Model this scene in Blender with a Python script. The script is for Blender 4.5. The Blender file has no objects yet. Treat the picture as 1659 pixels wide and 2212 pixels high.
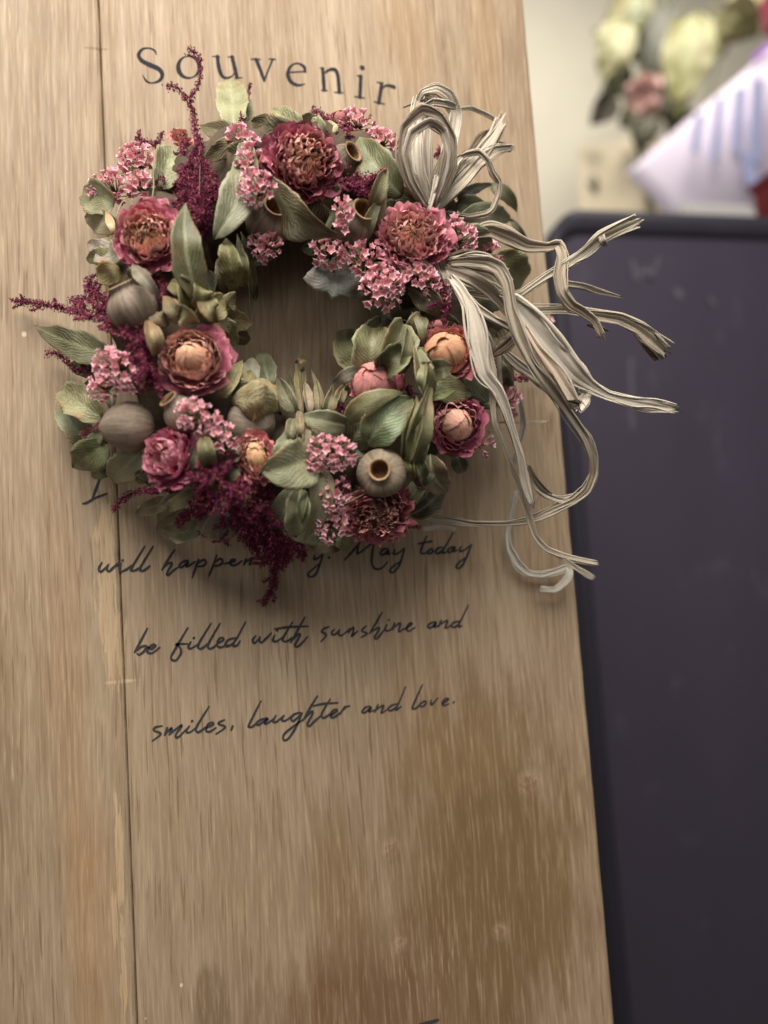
import bpy, bmesh, math, random
from mathutils import Vector, Matrix, noise
import numpy as np
random.seed(11)
S = bpy.context.scene
COL = S.collection
# ------------------------------------------------------------------ camera
FPX = 1597.5                       # focal length in units of the 1659 x 2212 measuring grid
CU, CV = 829.5, 1106.0
def nrm(v): return Vector(v).normalized()
_x = nrm((7510, -376, 1600))       # board's horizontal, seen from the camera (right, down, forward)
_z = Vector((-1360, -19200, 1600)); _z = (_z - _x * _z.dot(_x)).normalized()
_y = _z.cross(_x)
RIGHT = Vector((_x[0], _y[0], _z[0])); DOWN = Vector((_x[1], _y[1], _z[1])); FWD = Vector((_x[2], _y[2], _z[2]))
def ray(u, v): return RIGHT * ((u - CU) / FPX) + DOWN * ((v - CV) / FPX) + FWD
CAM = -ray(655, 715) * 0.405
def P(u, v, h=0.0):
    """point on the plane h metres in front of the board (y = -h)"""
    d = ray(u, v); t = (-h - CAM.y) / d.y
    return CAM + d * t
def PX(u, v, h=0.0): return (P(u + 1, v, h) - P(u, v, h)).length
def DIR(dx, dy, dz): return (RIGHT * dx + DOWN * dy - FWD * dz).normalized()
cd = bpy.data.cameras.new('camera'); cam = bpy.data.objects.new('camera', cd); COL.objects.link(cam)
cd.sensor_fit = 'VERTICAL'; cd.sensor_height = 36.0; cd.lens = 26.0
cd.clip_start = 0.01; cd.clip_end = 50
M = Matrix((RIGHT, -DOWN, -FWD)).transposed().to_4x4(); M.translation = CAM
cam.matrix_world = M
cd.dof.use_dof = True; cd.dof.focus_distance = 0.356; cd.dof.aperture_fstop = 3.4
S.camera = cam
# ------------------------------------------------------------------ light
w = bpy.data.worlds.new('World'); S.world = w; w.use_nodes = True
bg = w.node_tree.nodes['Background']; bg.inputs[0].default_value = (1.0, 0.96, 0.91, 1); bg.inputs[1].default_value = 0.20
def area(name, loc, target, size, power, color):
    l = bpy.data.lights.new(name, 'AREA'); l.shape = 'DISK'; l.size = size; l.energy = power; l.color = color
    o = bpy.data.objects.new(name, l); COL.objects.link(o); o.location = loc
    o.rotation_euler = (Vector(target) - Vector(loc)).to_track_quat('-Z', 'Y').to_euler(); return o
area('ceiling_lamp', (-0.20, -0.62, 0.70), (0, 0, 0.06), 0.85, 23.5, (1.0, 0.945, 0.875))
area('fill_light', (0.6, -1.6, 1.1), (0, 0, 0), 1.2, 9.0, (1.0, 0.955, 0.90))  # added frontal fill that softens the shadows, not a lamp of the room
area('background_light', (1.3, 1.15, 2.4), (1.0, 2.5, 0.1), 0.9, 40.0, (1.0, 0.95, 0.86))  # added light that brightens the wall and plants behind the board
S.render.engine = 'CYCLES'
S.view_settings.view_transform = 'Standard'; S.view_settings.look = 'None'
S.view_settings.exposure = 0.0; S.view_settings.gamma = 1.0
try: S.cycles.use_denoising = True
except Exception: pass
S.cycles.max_bounces = 8
# ------------------------------------------------------------------ helpers
def link(name, me, mat=None, parent=None):
    o = bpy.data.objects.new(name, me); COL.objects.link(o)
    if mat is not None and not me.materials: me.materials.append(mat)
    if parent is not None: o.parent = parent
    return o
def tag(o, label=None, cat=None, kind=None, group=None):
    if label: o['label'] = label
    if cat: o['category'] = cat
    if kind: o['kind'] = kind
    if group: o['group'] = group
    return o
def empty(name, loc=(0, 0, 0)):
    o = bpy.data.objects.new(name, None); COL.objects.link(o); o.location = loc; o.empty_display_size = 0.02; return o
def mesh(verts, faces, cols=None, uvs=None, smooth=True, name='mesh'):
    me = bpy.data.meshes.new(name)
    me.from_pydata([tuple(v) for v in verts], [], faces)
    if cols is not None:
        a = me.color_attributes.new('Col', 'FLOAT_COLOR', 'POINT')
        arr = np.ones((len(verts), 4), dtype=np.float32); arr[:, :3] = np.array(cols, dtype=np.float32)
        a.data.foreach_set('color', arr.ravel())
    if uvs is not None:
        u = me.uv_layers.new(name='UVMap')
        idx = np.empty(len(me.loops), dtype=np.int32); me.loops.foreach_get('vertex_index', idx)
        u.data.foreach_set('uv', np.array(uvs, dtype=np.float32)[idx].ravel())
    if smooth: me.polygons.foreach_set('use_smooth', [True] * len(me.polygons))
    me.update(); return me
def grid_faces(na, nb, off=0, wrap=False):
    f = []
    for i in range(na - 1):
        for j in range(nb if wrap else nb - 1):
            k = (j + 1) % nb
            f.append((off + i * nb + j, off + i * nb + k, off + (i + 1) * nb + k, off + (i + 1) * nb + j))
    return f
def mix(a, b, t):
    t = max(0.0, min(1.0, t)); return tuple(x + (y - x) * t for x, y in zip(a, b))
def sm(a, b, x):
    t = max(0.0, min(1.0, (x - a) / (b - a))); return t * t * (3 - 2 * t)
def N3(p, f, seed=0.0): return noise.noise(Vector((p[0] * f + seed, p[1] * f - seed * 1.7, p[2] * f + seed * .6)))
def catmull(pts, n=6):
    out = []; m = len(pts)
    for i in range(m - 1):
        p0 = pts[max(i - 1, 0)]; p1 = pts[i]; p2 = pts[i + 1]; p3 = pts[min(i + 2, m - 1)]
        for k in range(n):
            t = k / n
            out.append(tuple(0.5 * (2 * b + (c - a) * t + (2 * a - 5 * b + 4 * c - d) * t * t + (3 * b - a - 3 * c + d) * t ** 3)
                             for a, b, c, d in zip(p0, p1, p2, p3)))
    out.append(tuple(pts[-1])); return out
# ------------------------------------------------------------------ materials
def newmat(name):
    m = bpy.data.materials.new(name); m.use_nodes = True; nt = m.node_tree
    return m, nt, nt.nodes['Principled BSDF'], nt.nodes['Material Output']
def nd(nt, typ, **kw):
    n = nt.nodes.new(typ)
    for k, v in kw.items():
        if k.startswith('i_'): n.inputs[k[2:]].default_value = v
        else: setattr(n, k, v)
    return n
def math_n(nt, op, a, b=None, c=None, clamp=False):
    n = nt.nodes.new('ShaderNodeMath'); n.operation = op; n.use_clamp = clamp
    for i, x in enumerate((a, b, c)):
        if x is None: continue
        if isinstance(x, (int, float)): n.inputs[i].default_value = x
        else: nt.links.new(x, n.inputs[i])
    return n.outputs[0]
def mixc(nt, fac, a, b, mode='MIX'):
    n = nt.nodes.new('ShaderNodeMix'); n.data_type = 'RGBA'; n.blend_type = mode
    for sock, x in ((n.inputs[0], fac), (n.inputs[6], a), (n.inputs[7], b)):
        if isinstance(x, (int, float)): sock.default_value = x
        elif isinstance(x, tuple): sock.default_value = (*x, 1) if len(x) == 3 else x
        else: nt.links.new(x, sock)
    return n.outputs[2]
def noise_n(nt, vec, scale, detail=3, rough=.55, dist=0.0):
    n = nd(nt, 'ShaderNodeTexNoise'); n.inputs['Scale'].default_value = scale
    n.inputs['Detail'].default_value = detail; n.inputs['Roughness'].default_value = rough; n.inputs['Distortion'].default_value = dist
    nt.links.new(vec, n.inputs['Vector']); return n.outputs[0]
def mapping(nt, vec, scale=(1, 1, 1), rot=(0, 0, 0), loc=(0, 0, 0)):
    n = nd(nt, 'ShaderNodeMapping'); n.inputs['Scale'].default_value = scale; n.inputs['Rotation'].default_value = rot; n.inputs['Location'].default_value = loc
    nt.links.new(vec, n.inputs['Vector']); return n.outputs[0]
def ramp(nt, fac, stops):
    n = nd(nt, 'ShaderNodeValToRGB'); cr = n.color_ramp
    while len(cr.elements) < len(stops): cr.elements.new(0.5)
    for e, (p, c) in zip(cr.elements, stops):
        e.position = p; e.color = (c, c, c, 1) if isinstance(c, (int, float)) else (*c, 1)
    nt.links.new(fac, n.inputs[0]); return n.outputs[0]
def bump(nt, bs, h, strength, dist):
    b = nd(nt, 'ShaderNodeBump'); b.inputs['Strength'].default_value = strength; b.inputs['Distance'].default_value = dist
    nt.links.new(h, b.inputs['Height']); nt.links.new(b.outputs[0], bs.inputs['Normal'])
def organic(name, rough=.7, fine=900, var=.35, trans=.15, bstr=.5, bdist=.0006, uvveins=0, spec=.3, stretch=None):
    """colour from the mesh's own Col attribute, mottled by noise, a little light passing through"""
    m, nt, bs, out = newmat(name)
    at = nd(nt, 'ShaderNodeAttribute', attribute_name='Col')
    tc = nd(nt, 'ShaderNodeTexCoord')
    n1 = noise_n(nt, tc.outputs['Object'], fine, 4, .6)
    n2 = noise_n(nt, tc.outputs['Object'], fine * .22, 3, .6)
    v = math_n(nt, 'ADD', math_n(nt, 'MULTIPLY', n1, .55), math_n(nt, 'MULTIPLY', n2, .45))
    if stretch:
        uv = mapping(nt, tc.outputs['UV'], stretch)
        n3 = noise_n(nt, uv, 1.0, 4, .65); v = math_n(nt, 'ADD', math_n(nt, 'MULTIPLY', v, .35), math_n(nt, 'MULTIPLY', n3, .65))
    hh = v
    mul = math_n(nt, 'MULTIPLY_ADD', math_n(nt, 'SUBTRACT', v, .5), var * 5.0, 1.0)
    mul = math_n(nt, 'MAXIMUM', mul, .3)
    cc = nd(nt, 'ShaderNodeVectorMath', operation='SCALE'); nt.links.new(at.outputs['Color'], cc.inputs[0]); nt.links.new(mul, cc.inputs['Scale'])
    c = cc.outputs[0]
    if uvveins:
        sx = nd(nt, 'ShaderNodeSeparateXYZ'); nt.links.new(tc.outputs['UV'], sx.inputs[0])
        a = math_n(nt, 'ABSOLUTE', math_n(nt, 'SUBTRACT', sx.outputs[0], .5))
        ph = math_n(nt, 'SUBTRACT', math_n(nt, 'MULTIPLY', sx.outputs[1], uvveins), math_n(nt, 'MULTIPLY', a, uvveins * .9))
        ph = math_n(nt, 'ADD', ph, math_n(nt, 'MULTIPLY', n2, 3.2))
        wv = math_n(nt, 'POWER', math_n(nt, 'ABSOLUTE', math_n(nt, 'SINE', math_n(nt, 'MULTIPLY', ph, 3.1416))), 6.0)
        c = mixc(nt, math_n(nt, 'MULTIPLY', math_n(nt, 'SUBTRACT', 1.0, wv), .0), c, (1, 1, 1))
        c = mixc(nt, math_n(nt, 'MULTIPLY', wv, .13), c, (.62, .60, .38))
        hh = math_n(nt, 'ADD', math_n(nt, 'MULTIPLY', v, .6), math_n(nt, 'MULTIPLY', wv, .35))
    nt.links.new(c, bs.inputs['Base Color'])
    bs.inputs['Roughness'].default_value = rough; bs.inputs['Specular IOR Level'].default_value = spec
    bump(nt, bs, hh, bstr, bdist)
    if trans:
        tr = nd(nt, 'ShaderNodeBsdfTranslucent'); nt.links.new(c, tr.inputs['Color'])
        mx = nd(nt, 'ShaderNodeMixShader'); mx.inputs[0].default_value = trans
        nt.links.new(bs.outputs[0], mx.inputs[1]); nt.links.new(tr.outputs[0], mx.inputs[2]); nt.links.new(mx.outputs[0], out.inputs['Surface'])
    return m
def plain(name, col, rough=.7, var=.15, scale=60, bstr=.1, bdist=.001, spec=.3):
    m, nt, bs, out = newmat(name); tc = nd(nt, 'ShaderNodeTexCoord')
    n = noise_n(nt, tc.outputs['Object'], scale, 4, .6)
    c = mixc(nt, n, tuple(x * (1 - var) for x in col), tuple(min(1, x * (1 + var)) for x in col))
    nt.links.new(c, bs.inputs['Base Color']); bs.inputs['Roughness'].default_value = rough; bs.inputs['Specular IOR Level'].default_value = spec
    bump(nt, bs, n, bstr, bdist); return m
M_PETAL = organic('dried_petal', .75, 1500, .5, .12, .7, .0005, stretch=(26, 5, 1))
M_LEAF = organic('dried_leaf', .46, 700, .26, .10, .5, .0006, uvveins=11, spec=.4)
M_BRACT = organic('papery_bract', .6, 700, .38, .14, .6, .0008, uvveins=8)
M_FLORET = organic('statice_floret', .7, 900, .08, .34, .3, .0003)
M_AMAR = organic('amaranth_plume', .75, 600, .3, .1, .4, .0004)
M_RAFFIA = organic('raffia_fibre', .7, 500, .22, .08, .7, .0004, stretch=(11, 1.6, 1), spec=.2)
M_POD = organic('woody_pod', .72, 900, .72, 0, .45, .0006, stretch=(34, 2.5, 1), spec=.35)
M_TWIG = organic('dark_twig', .85, 400, .3, 0, .8, .001)
# ------------------------------------------------------------------ the board
def bx(u, v): p = P(u, v, 0); return p.x, p.z
gap_x = sum(bx(*q)[0] for q in ((212, 0), (255, 1106), (298, 2200))) / 3
edge_x = sum(bx(*q)[0] for q in ((1129, 0), (1236, 1150), (1329, 2200))) / 3
print('gap', [round(bx(*q)[0], 4) for q in ((212, 0), (255, 1106), (298, 2200))], 'edge', [round(bx(*q)[0], 4) for q in ((1129, 0), (1236, 1150), (1329, 2200))])

def wood_material():
    m, nt, bs, out = newmat('weathered_wood')
    tc = nd(nt, 'ShaderNodeTexCoord'); ob = tc.outputs['Object']
    warp = noise_n(nt, mapping(nt, ob, (9, 9, 2.2)), 1.0, 2)
    wv = nd(nt, 'ShaderNodeVectorMath', operation='MULTIPLY_ADD')
    cmb = nd(nt, 'ShaderNodeCombineXYZ'); nt.links.new(warp, cmb.inputs[0]); nt.links.new(cmb.outputs[0], wv.inputs[0])
    wv.inputs[1].default_value = (.02, 0, 0); nt.links.new(ob, wv.inputs[2]); v = wv.outputs[0]
    g_broad = noise_n(nt, mapping(nt, v, (46, 10, 1.9)), 1.0, 4, .6)
    g_mid = noise_n(nt, mapping(nt, v, (230, 30, 8)), 1.0, 4, .62)
    g_fine = noise_n(nt, mapping(nt, v, (640, 60, 32)), 1.0, 3, .65)
    blot = noise_n(nt, mapping(nt, ob, (9, 9, 4.5)), 1.0, 4, .55)
    f = math_n(nt, 'ADD', math_n(nt, 'MULTIPLY', g_broad, .42), math_n(nt, 'ADD', math_n(nt, 'MULTIPLY', g_mid, .25), math_n(nt, 'MULTIPLY', blot, .33)))
    c = ramp(nt, f, [(.34, (.176, .115, .064)), (.47, (.264, .187, .115)), (.56, (.314, .232, .150)), (.68, (.385, .295, .198))])
    grey = noise_n(nt, mapping(nt, ob, (13, 5, 3.2), loc=(3, 1, 7)), 1.0, 3)
    c = mixc(nt, math_n(nt, 'MULTIPLY', ramp(nt, grey, [(.42, 0.0), (.68, 1.0)]), .45), c, (.275, .212, .148))
    sep = nd(nt, 'ShaderNodeSeparateXYZ'); nt.links.new(ob, sep.inputs[0]); X, Z = sep.outputs[0], sep.outputs[2]
    edge_n = noise_n(nt, mapping(nt, ob, (75, 20, 17)), 1.0, 4, .68)
    streak_n = noise_n(nt, mapping(nt, v, (560, 60, 44)), 1.0, 4, .7)
    def blob(u, v_, ru, rv, soft=.5, rag=.7, nz=None):
        x, z = bx(u, v_); s = PX(u, v_)
        dx = math_n(nt, 'MULTIPLY', math_n(nt, 'SUBTRACT', X, x), 1 / (ru * s)); dz = math_n(nt, 'MULTIPLY', math_n(nt, 'SUBTRACT', Z, z), 1 / (rv * s))
        r = math_n(nt, 'SQRT', math_n(nt, 'ADD', math_n(nt, 'MULTIPLY', dx, dx), math_n(nt, 'MULTIPLY', dz, dz)))
        r = math_n(nt, 'ADD', r, math_n(nt, 'MULTIPLY', math_n(nt, 'SUBTRACT', nz or edge_n, .5), rag))
        return math_n(nt, 'DIVIDE', math_n(nt, 'SUBTRACT', 1 + soft / 2, r), soft, clamp=True)
    # brown stains and darker heartwood; the broad first one also paints the light's falloff
    for (u, v_, ru, rv, so, k, col) in ((900, 2150, 420, 420, 1.2, .45, (.19, .118, .058)), (1065, 1860, 165, 330, .7, 1.2, (.155, .094, .042)), (1000, 1620, 120, 90, .6, .7, (.22, .14, .07)), (1195, 1930, 40, 190, .45, .9, (.175, .108, .05)), (880, 60, 52, 130, .7, .7, (.27, .17, .085)),
                                   (1045, 90, 30, 200, .8, .6, (.28, .18, .09)), (455, 2175, 40, 90, .4, .9, (.155, .105, .055)), (790, 2190, 200, 150, .8, 1.0, (.14, .074, .033)), (740, 1920, 50, 170, .6, .7, (.19, .115, .055)),
                                   (905, 1560, 55, 260, .9, .3, (.22, .14, .07)), (205, 2080, 50, 330, .8, .55, (.33, .185, .085)), (150, 1500, 40, 420, .9, .35, (.33, .2, .1)),
                                   (640, 1300, 30, 200, .9, .3, (.22, .14, .075)), (540, 1960, 160, 60, .9, .3, (.23, .155, .085)), (75, 110, 60, 22, .9, .3, (.26, .17, .09)), (190, 330, 24, 160, .9, .25, (.25, .155, .08))):
        c = mixc(nt, math_n(nt, 'MULTIPLY', math_n(nt, 'MULTIPLY', blob(u, v_, ru, rv, so, 1.7), k), ramp(nt, g_mid, [(.3, 1.0), (.72, .65)])), c, col)
    # worn cream strips where the surface has flaked off along the joint
    worn = None
    for (u, v_, ru, rv) in ((232, 1150, 17, 75), (228, 1270, 22, 150), (246, 1400, 24, 90), (258, 1860, 9, 150), (248, 1990, 7, 60), (268, 2130, 7, 90)):
        b = blob(u, v_, ru * .95, rv, .25, 4.2, streak_n); worn = b if worn is None else math_n(nt, 'MAXIMUM', worn, b)
    c = mixc(nt, math_n(nt, 'MULTIPLY', worn, .62), c, (.50, .36, .215))
    speck = noise_n(nt, mapping(nt, ob, (420, 100, 330)), 1.0, 3, .7)
    # knots and filled holes
    for (u, v_, r_) in ((1142, 1690, 24), (845, 1832, 18), (1080, 2012, 15), (862, 2042, 14), (800, 640, 8)):
        b = blob(u, v_, r_ * 1.1, r_ * 1.25, .5, 2.4, speck)
        c = mixc(nt, math_n(nt, 'MULTIPLY', math_n(nt, 'MULTIPLY', b, ramp(nt, speck, [(.4, .1), (.6, 1.0)])), .5), c, (.47, .34, .22))
        b2 = blob(u + r_ * .3, v_ + r_ * .6, r_ * .8, r_ * .9, .6, 3.0, speck); c = mixc(nt, math_n(nt, 'MULTIPLY', b2, .5), c, (.16, .09, .05))
    # a mended dent, the scuffed line across the joint
    c = mixc(nt, blob(262, 1472, 34, 4, .6, .9), c, (.47, .36, .235))
    c = mixc(nt, math_n(nt, 'MULTIPLY', blob(210, 105, 26, 3.5, .5, .6), .85), c, (.17, .10, .055))
    for (u, v_, r_) in ((392, 2128, 3.5), (315, 2200, 2.5), (52, 722, 5), (676, 243, 6), (300, 1095, 2)):
        c = mixc(nt, blob(u, v_, r_, r_ * 1.2, .4, .6), c, (.62, .5, .36))
    # open pores and fine scratches
    lively = ramp(nt, noise_n(nt, mapping(nt, ob, (15, 6, 6), loc=(1, 8, 4)), 1.0, 3, .6), [(.38, .25), (.62, 1.0)])
    pores = ramp(nt, noise_n(nt, mapping(nt, v, (560, 60, 26), loc=(5, 0, 2)), 1.0, 2, .5), [(.365, 1.0), (.415, 0.0)])
    c = mixc(nt, math_n(nt, 'MULTIPLY', math_n(nt, 'MULTIPLY', pores, lively), .75), c, (.15, .088, .045))
    scr_mask = ramp(nt, noise_n(nt, mapping(nt, ob, (16, 5, 11), loc=(9, 2, 3)), 1.0, 2), [(.45, .0), (.62, 1.0)])
    s1 = ramp(nt, noise_n(nt, mapping(nt, ob, (620, 10, 42), rot=(0, .24, 0)), 1.0, 2, .5), [(.62, 0.0), (.72, 1.0)])
    s2 = ramp(nt, noise_n(nt, mapping(nt, ob, (700, 10, 48), rot=(0, -.17, 0), loc=(4, 0, 1)), 1.0, 2, .5), [(.62, 0.0), (.72, 1.0)])
    c = mixc(nt, math_n(nt, 'MULTIPLY', math_n(nt, 'MULTIPLY', math_n(nt, 'MAXIMUM', s1, s2), scr_mask), .45), c, (.53, .40, .26))
    c = mixc(nt, math_n(nt, 'MULTIPLY', math_n(nt, 'SUBTRACT', g_fine, .5), 1.7, clamp=True), c, (.53, .40, .26))
    c = mixc(nt, math_n(nt, 'MULTIPLY', math_n(nt, 'SUBTRACT', 0.5, g_fine), 1.9, clamp=True), c, (.17, .105, .055))
    nt.links.new(c, bs.inputs['Base Color']); bs.inputs['Specular IOR Level'].default_value = .32
    nt.links.new(ramp(nt, g_mid, [(.3, .72), (.7, .5)]), bs.inputs['Roughness'])
    hh = math_n(nt, 'ADD', math_n(nt, 'MULTIPLY', g_mid, .6), math_n(nt, 'ADD', math_n(nt, 'MULTIPLY', g_fine, .35), math_n(nt, 'MULTIPLY', worn, -.5)))
    bump(nt, bs, hh, .35, .0007)
    return m
M_WOOD = wood_material()
sign = empty('wooden_sign', (0, 0, -0.62))
tag(sign, 'tall weathered brown wooden board printed with Souvenir and handwritten wishes, the wreath hanging on it', 'sign')
def to_sign(o): o.parent = sign; o.matrix_parent_inverse = Matrix.Translation((0, 0, 0.62)); return o
def plank(x0, x1, jag0, jag1, name='plank'):
    """a board with slightly worn, uneven edges and an eased front arris"""
    n = 150; z0, z1 = -0.62, 0.40; V = []; F = []
    r = .0012
    for i in range(n + 1):
        z = z0 + (z1 - z0) * i / n
        a = x0 + jag0 * (noise.noise(Vector((z * 60, 1, x0))) + .6 * noise.noise(Vector((z * 200, 4, x0))))
        b = x1 - jag1 * abs(noise.noise(Vector((z * 30, 7, x1))) + .6 * noise.noise(Vector((z * 210, 9, x1))))
        for x, y in ((a, .020), (a, r), (a + r * .35, r * .3), (a + r, 0), (b - r * 1.6, 0), (b - r * .5, r * .5), (b, r * 1.6), (b, .020)): V.append((x, y, z))
    F = grid_faces(n + 1, 8, 0, True)
    F += [tuple(range(8)), tuple(range(n * 8 + 7, n * 8 - 1, -1))]
    return to_sign(link(name, mesh(V, F, smooth=False), M_WOOD))
plank(-0.42, gap_x - .00010, 0, .0005)
plank(gap_x + .00010, edge_x, 0, .0004)
V = [(gap_x + a, y, z) for z in (-.62, .40) for a, y in ((-.03, .0215), (.03, .0215), (.03, .035), (-.03, .035))]
to_sign(link('batten', mesh(V, [(0, 1, 5, 4), (1, 2, 6, 5), (2, 3, 7, 6), (3, 0, 4, 7), (0, 3, 2, 1), (4, 5, 6, 7)], smooth=False), M_WOOD))
# ---- lettering: inked strokes lying on the face of the board
M_INK = plain('faded_ink', (.042, .040, .043), .75, .45, 900, .1, spec=.1)
M_PRINT = plain('grey_print', (.024, .024, .028), .8, .3, 700, .1, spec=.1)
_lift = [0]
def strokes_mesh(lst, V, F):
    for pts in lst:
        _lift[0] += 1; y = -.00012 - .000004 * (_lift[0] % 40)
        q = catmull(pts, 5) if len(pts) > 2 else pts
        n = len(q); o = len(V); W = []
        for i, (u, v, wd) in enumerate(q):
            a = q[max(i - 1, 0)]; b = q[min(i + 1, n - 1)]
            tx, tz = b[0] - a[0], b[1] - a[1]; L = math.hypot(tx, tz) or 1
            wob = 1 + .14 * noise.noise(Vector((u * .11, v * .11, 3)))
            nx, nz = -tz / L * wd / 2 * wob, tx / L * wd / 2 * wob
            for k in (-1, 1):
                x, z = bx(u + nx * k, v + nz * k); V.append((x, y, z))
            W.append((tx / L, tz / L, wd))
        for i in range(n - 1): F.append((o + 2 * i, o + 2 * i + 2, o + 2 * i + 3, o + 2 * i + 1))
        for e, sg in ((0, -1), (n - 1, 1)):                     # rounded ends
            u, v, wd = q[e]; tx, tz, _ = W[e]; c0 = len(V)
            for k in range(7):
                a = -math.pi / 2 + math.pi * k / 6
                du = (tx * sg * math.cos(a) - tz * sg * math.sin(a)) * wd / 2; dv = (tz * sg * math.cos(a) + tx * sg * math.sin(a)) * wd / 2
                x, z = bx(u + du, v + dv); V.append((x, y, z))
            F.append(tuple(range(c0, c0 + 7)))
def conv(x0, y0, region_w, lst, wd, taper=True):
    k = region_w / 1659.0 * 0.548611; out = []
    for s in lst:
        n = len(s); o = []
        for i, p in enumerate(s):
            ww = p[2] * k if len(p) > 2 else wd * (1.0 if not taper or n < 3 else (.72 if i in (0, n - 1) else (1.12 if i % 2 else .9)))
            o.append((x0 * 0.548611 + p[0] * k, y0 * 0.548611 + p[1] * k, ww))
        out.append(o)
    return out
def dot(x, y, r): return [(x - r * .3, y + r * .3), (x + r * .3, y - r * .3)]
LA = [[(95,212),(76,245),(72,268),(90,276),(120,252),(142,226)],[(142,226),(131,258),(146,276),(176,250),(222,205)],[(232,215),(222,263),(240,275),(275,260),(312,232)],dot(245,196,6),
 [(405,95),(312,248),(314,272),(345,264),(377,243)],[(465,95),(377,243),(380,272),(410,263),(442,236)],
 [(622,120),(575,190),(530,265)],[(532,262),(560,228),(592,213),(602,225),(568,285),(575,303),(610,272),(652,244)],[(722,198),(686,205),(655,233),(675,246),(722,208),(706,238),(726,236),(772,205)],
 [(797,188),(775,250),(750,322)],[(778,225),(830,193),(852,209),(830,236),(790,240)],[(928,158),(900,240),(870,310)],[(905,220),(950,185),(972,200),(950,230),(905,238)],
 [(975,222),(1050,206),(1060,190),(1035,195),(1026,224),(1060,232),(1112,200)],[(1140,188),(1126,226)],[(1128,218),(1168,190),(1180,200),(1165,225),(1202,214)]]
LB = [[(165,252),(160,280),(195,267),(227,235)],[(227,235),(180,375),(140,408),(115,395),(132,368),(205,308)],dot(268,268,7),
 [(492,160),(445,215),(380,287)],[(488,160),(472,234),(500,226),(597,150)],[(597,150),(580,245),(580,315),(605,350),(650,345),(692,300)],
 [(692,203),(660,210),(640,240),(665,246),(702,213),(690,243),(712,238)],[(747,213),(736,240),(770,236),(817,200)],[(817,200),(780,318),(735,375),(710,365),(730,335),(792,293)],
 [(975,112),(936,213),(946,240),(985,230)],[(918,168),(1012,150)],[(1012,203),(984,225),(996,241),(1022,222),(1010,204)],[(1090,192),(1052,205),(1042,234),(1066,236),(1110,190),(1168,88)],[(1108,195),(1090,234),(1118,229)],
 [(1165,188),(1130,213),(1145,232),(1182,190),(1170,225),(1196,215)],[(1226,188),(1215,220),(1246,216),(1302,174)],[(1302,174),(1250,298),(1215,345),(1190,335),(1215,300),(1262,268)]]
LC = [[(270,195),(215,300),(165,390)],[(168,388),(215,348),(264,340),(240,385),(202,411),(186,400)],[(266,343),(300,362),(338,338),(318,328),(284,350),(270,388),(310,396),(372,350)],
 [(600,190),(500,360),(464,430),(480,456),(512,449),(546,390),(530,340),(505,325),(600,321)],[(625,305),(604,350),(630,358),(692,318)],dot(650,274,8),
 [(790,155),(690,320),(695,361),(722,354),(777,308)],[(862,155),(770,320),(775,359),(810,350),(852,308)],[(850,316),(890,290),(880,270),(850,290),(840,335),(870,350),(922,328)],
 [(987,273),(930,290),(905,330),(925,341),(985,300),(1070,145)],[(1000,268),(970,333),(1000,336),(1027,298)],
 [(1155,255),(1130,290),(1145,316),(1192,264)],[(1192,264),(1185,296),(1202,311),(1237,280),(1282,233)],[(1310,250),(1294,294),(1330,300),(1377,263)],dot(1330,212,6),
 [(1455,145),(1380,270),(1385,301),(1420,296),(1452,268)],[(1308,201),(1420,185),(1582,178)],[(1555,105),(1500,205),(1440,312)],[(1445,300),(1500,245),(1516,255),(1475,328),(1490,346),(1522,325),(1577,264)]]
LD = [[(302,244),(260,260),(240,285),(268,300),(276,320),(235,365)],[(345,265),(324,290),(330,311),(362,300),(388,268)],[(388,268),(380,304),(405,316),(472,260)],[(472,260),(460,292)],[(462,290),(502,248),(496,298),(486,322),(537,278)],
 [(607,238),(576,264),(570,280),(607,296),(600,311),(563,331)],[(735,125),(690,205),(630,302)],[(640,290),(700,254),(711,265),(675,328),(686,346),(712,320),(757,263)],[(775,225),(759,269),(790,276),(837,238)],dot(790,188,5),
 [(837,215),(820,267)],[(825,258),(882,213),(870,286),(912,260)],[(912,268),(977,222),(956,218),(935,258),(955,281),(1002,250)],
 [(1172,203),(1130,215),(1108,245),(1135,251),(1177,208),(1160,246),(1202,230)],[(1217,193),(1195,242)],[(1200,232),(1267,193),(1250,256),(1302,230)],[(1372,198),(1320,210),(1299,240),(1330,246),(1372,203),(1437,68)],[(1372,205),(1360,246),(1387,235)]]
LE = [[(182,369),(130,380),(115,405),(165,425),(165,445),(105,490)],[(225,385),(205,442)],[(207,438),(262,385),(241,441)],[(243,438),(346,360),(296,438),(300,463),(326,452),(382,395)],[(405,370),(379,414),(410,421),(462,380)],dot(428,330,8),
 [(567,210),(465,375),(465,416),(490,416),(542,375)],[(545,386),(600,356),(590,339),(555,360),(540,405),(570,416),(622,384)],[(692,319),(650,340),(645,355),(690,370),(690,390),(624,434)],[(759,371),(748,400)],
 [(990,165),(895,355),(900,379),(925,371),(962,338)],[(1042,304),(985,320),(950,350),(975,358),(1047,308),(1020,346),(1045,346),(1102,303)],[(1112,283),(1089,329),(1115,336),(1178,283)],[(1178,283),(1160,320),(1190,326),(1242,288)],
 [(1312,259),(1260,275),(1235,310),(1260,326),(1327,263)],[(1327,263),(1270,390),(1215,470),(1185,486),(1170,470),(1185,430),(1265,365),(1332,318)],[(1450,125),(1395,215),(1330,327)],[(1335,320),(1400,254),(1411,270),(1370,350),(1386,371),(1422,335),(1482,283)],
 [(1555,150),(1490,260),(1490,301),(1520,296),(1562,263)],[(1418,206),(1500,188),(1617,180)],[(1560,282),(1610,246),(1595,234),(1565,260),(1560,296),(1590,296),(1642,258)]]
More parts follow.
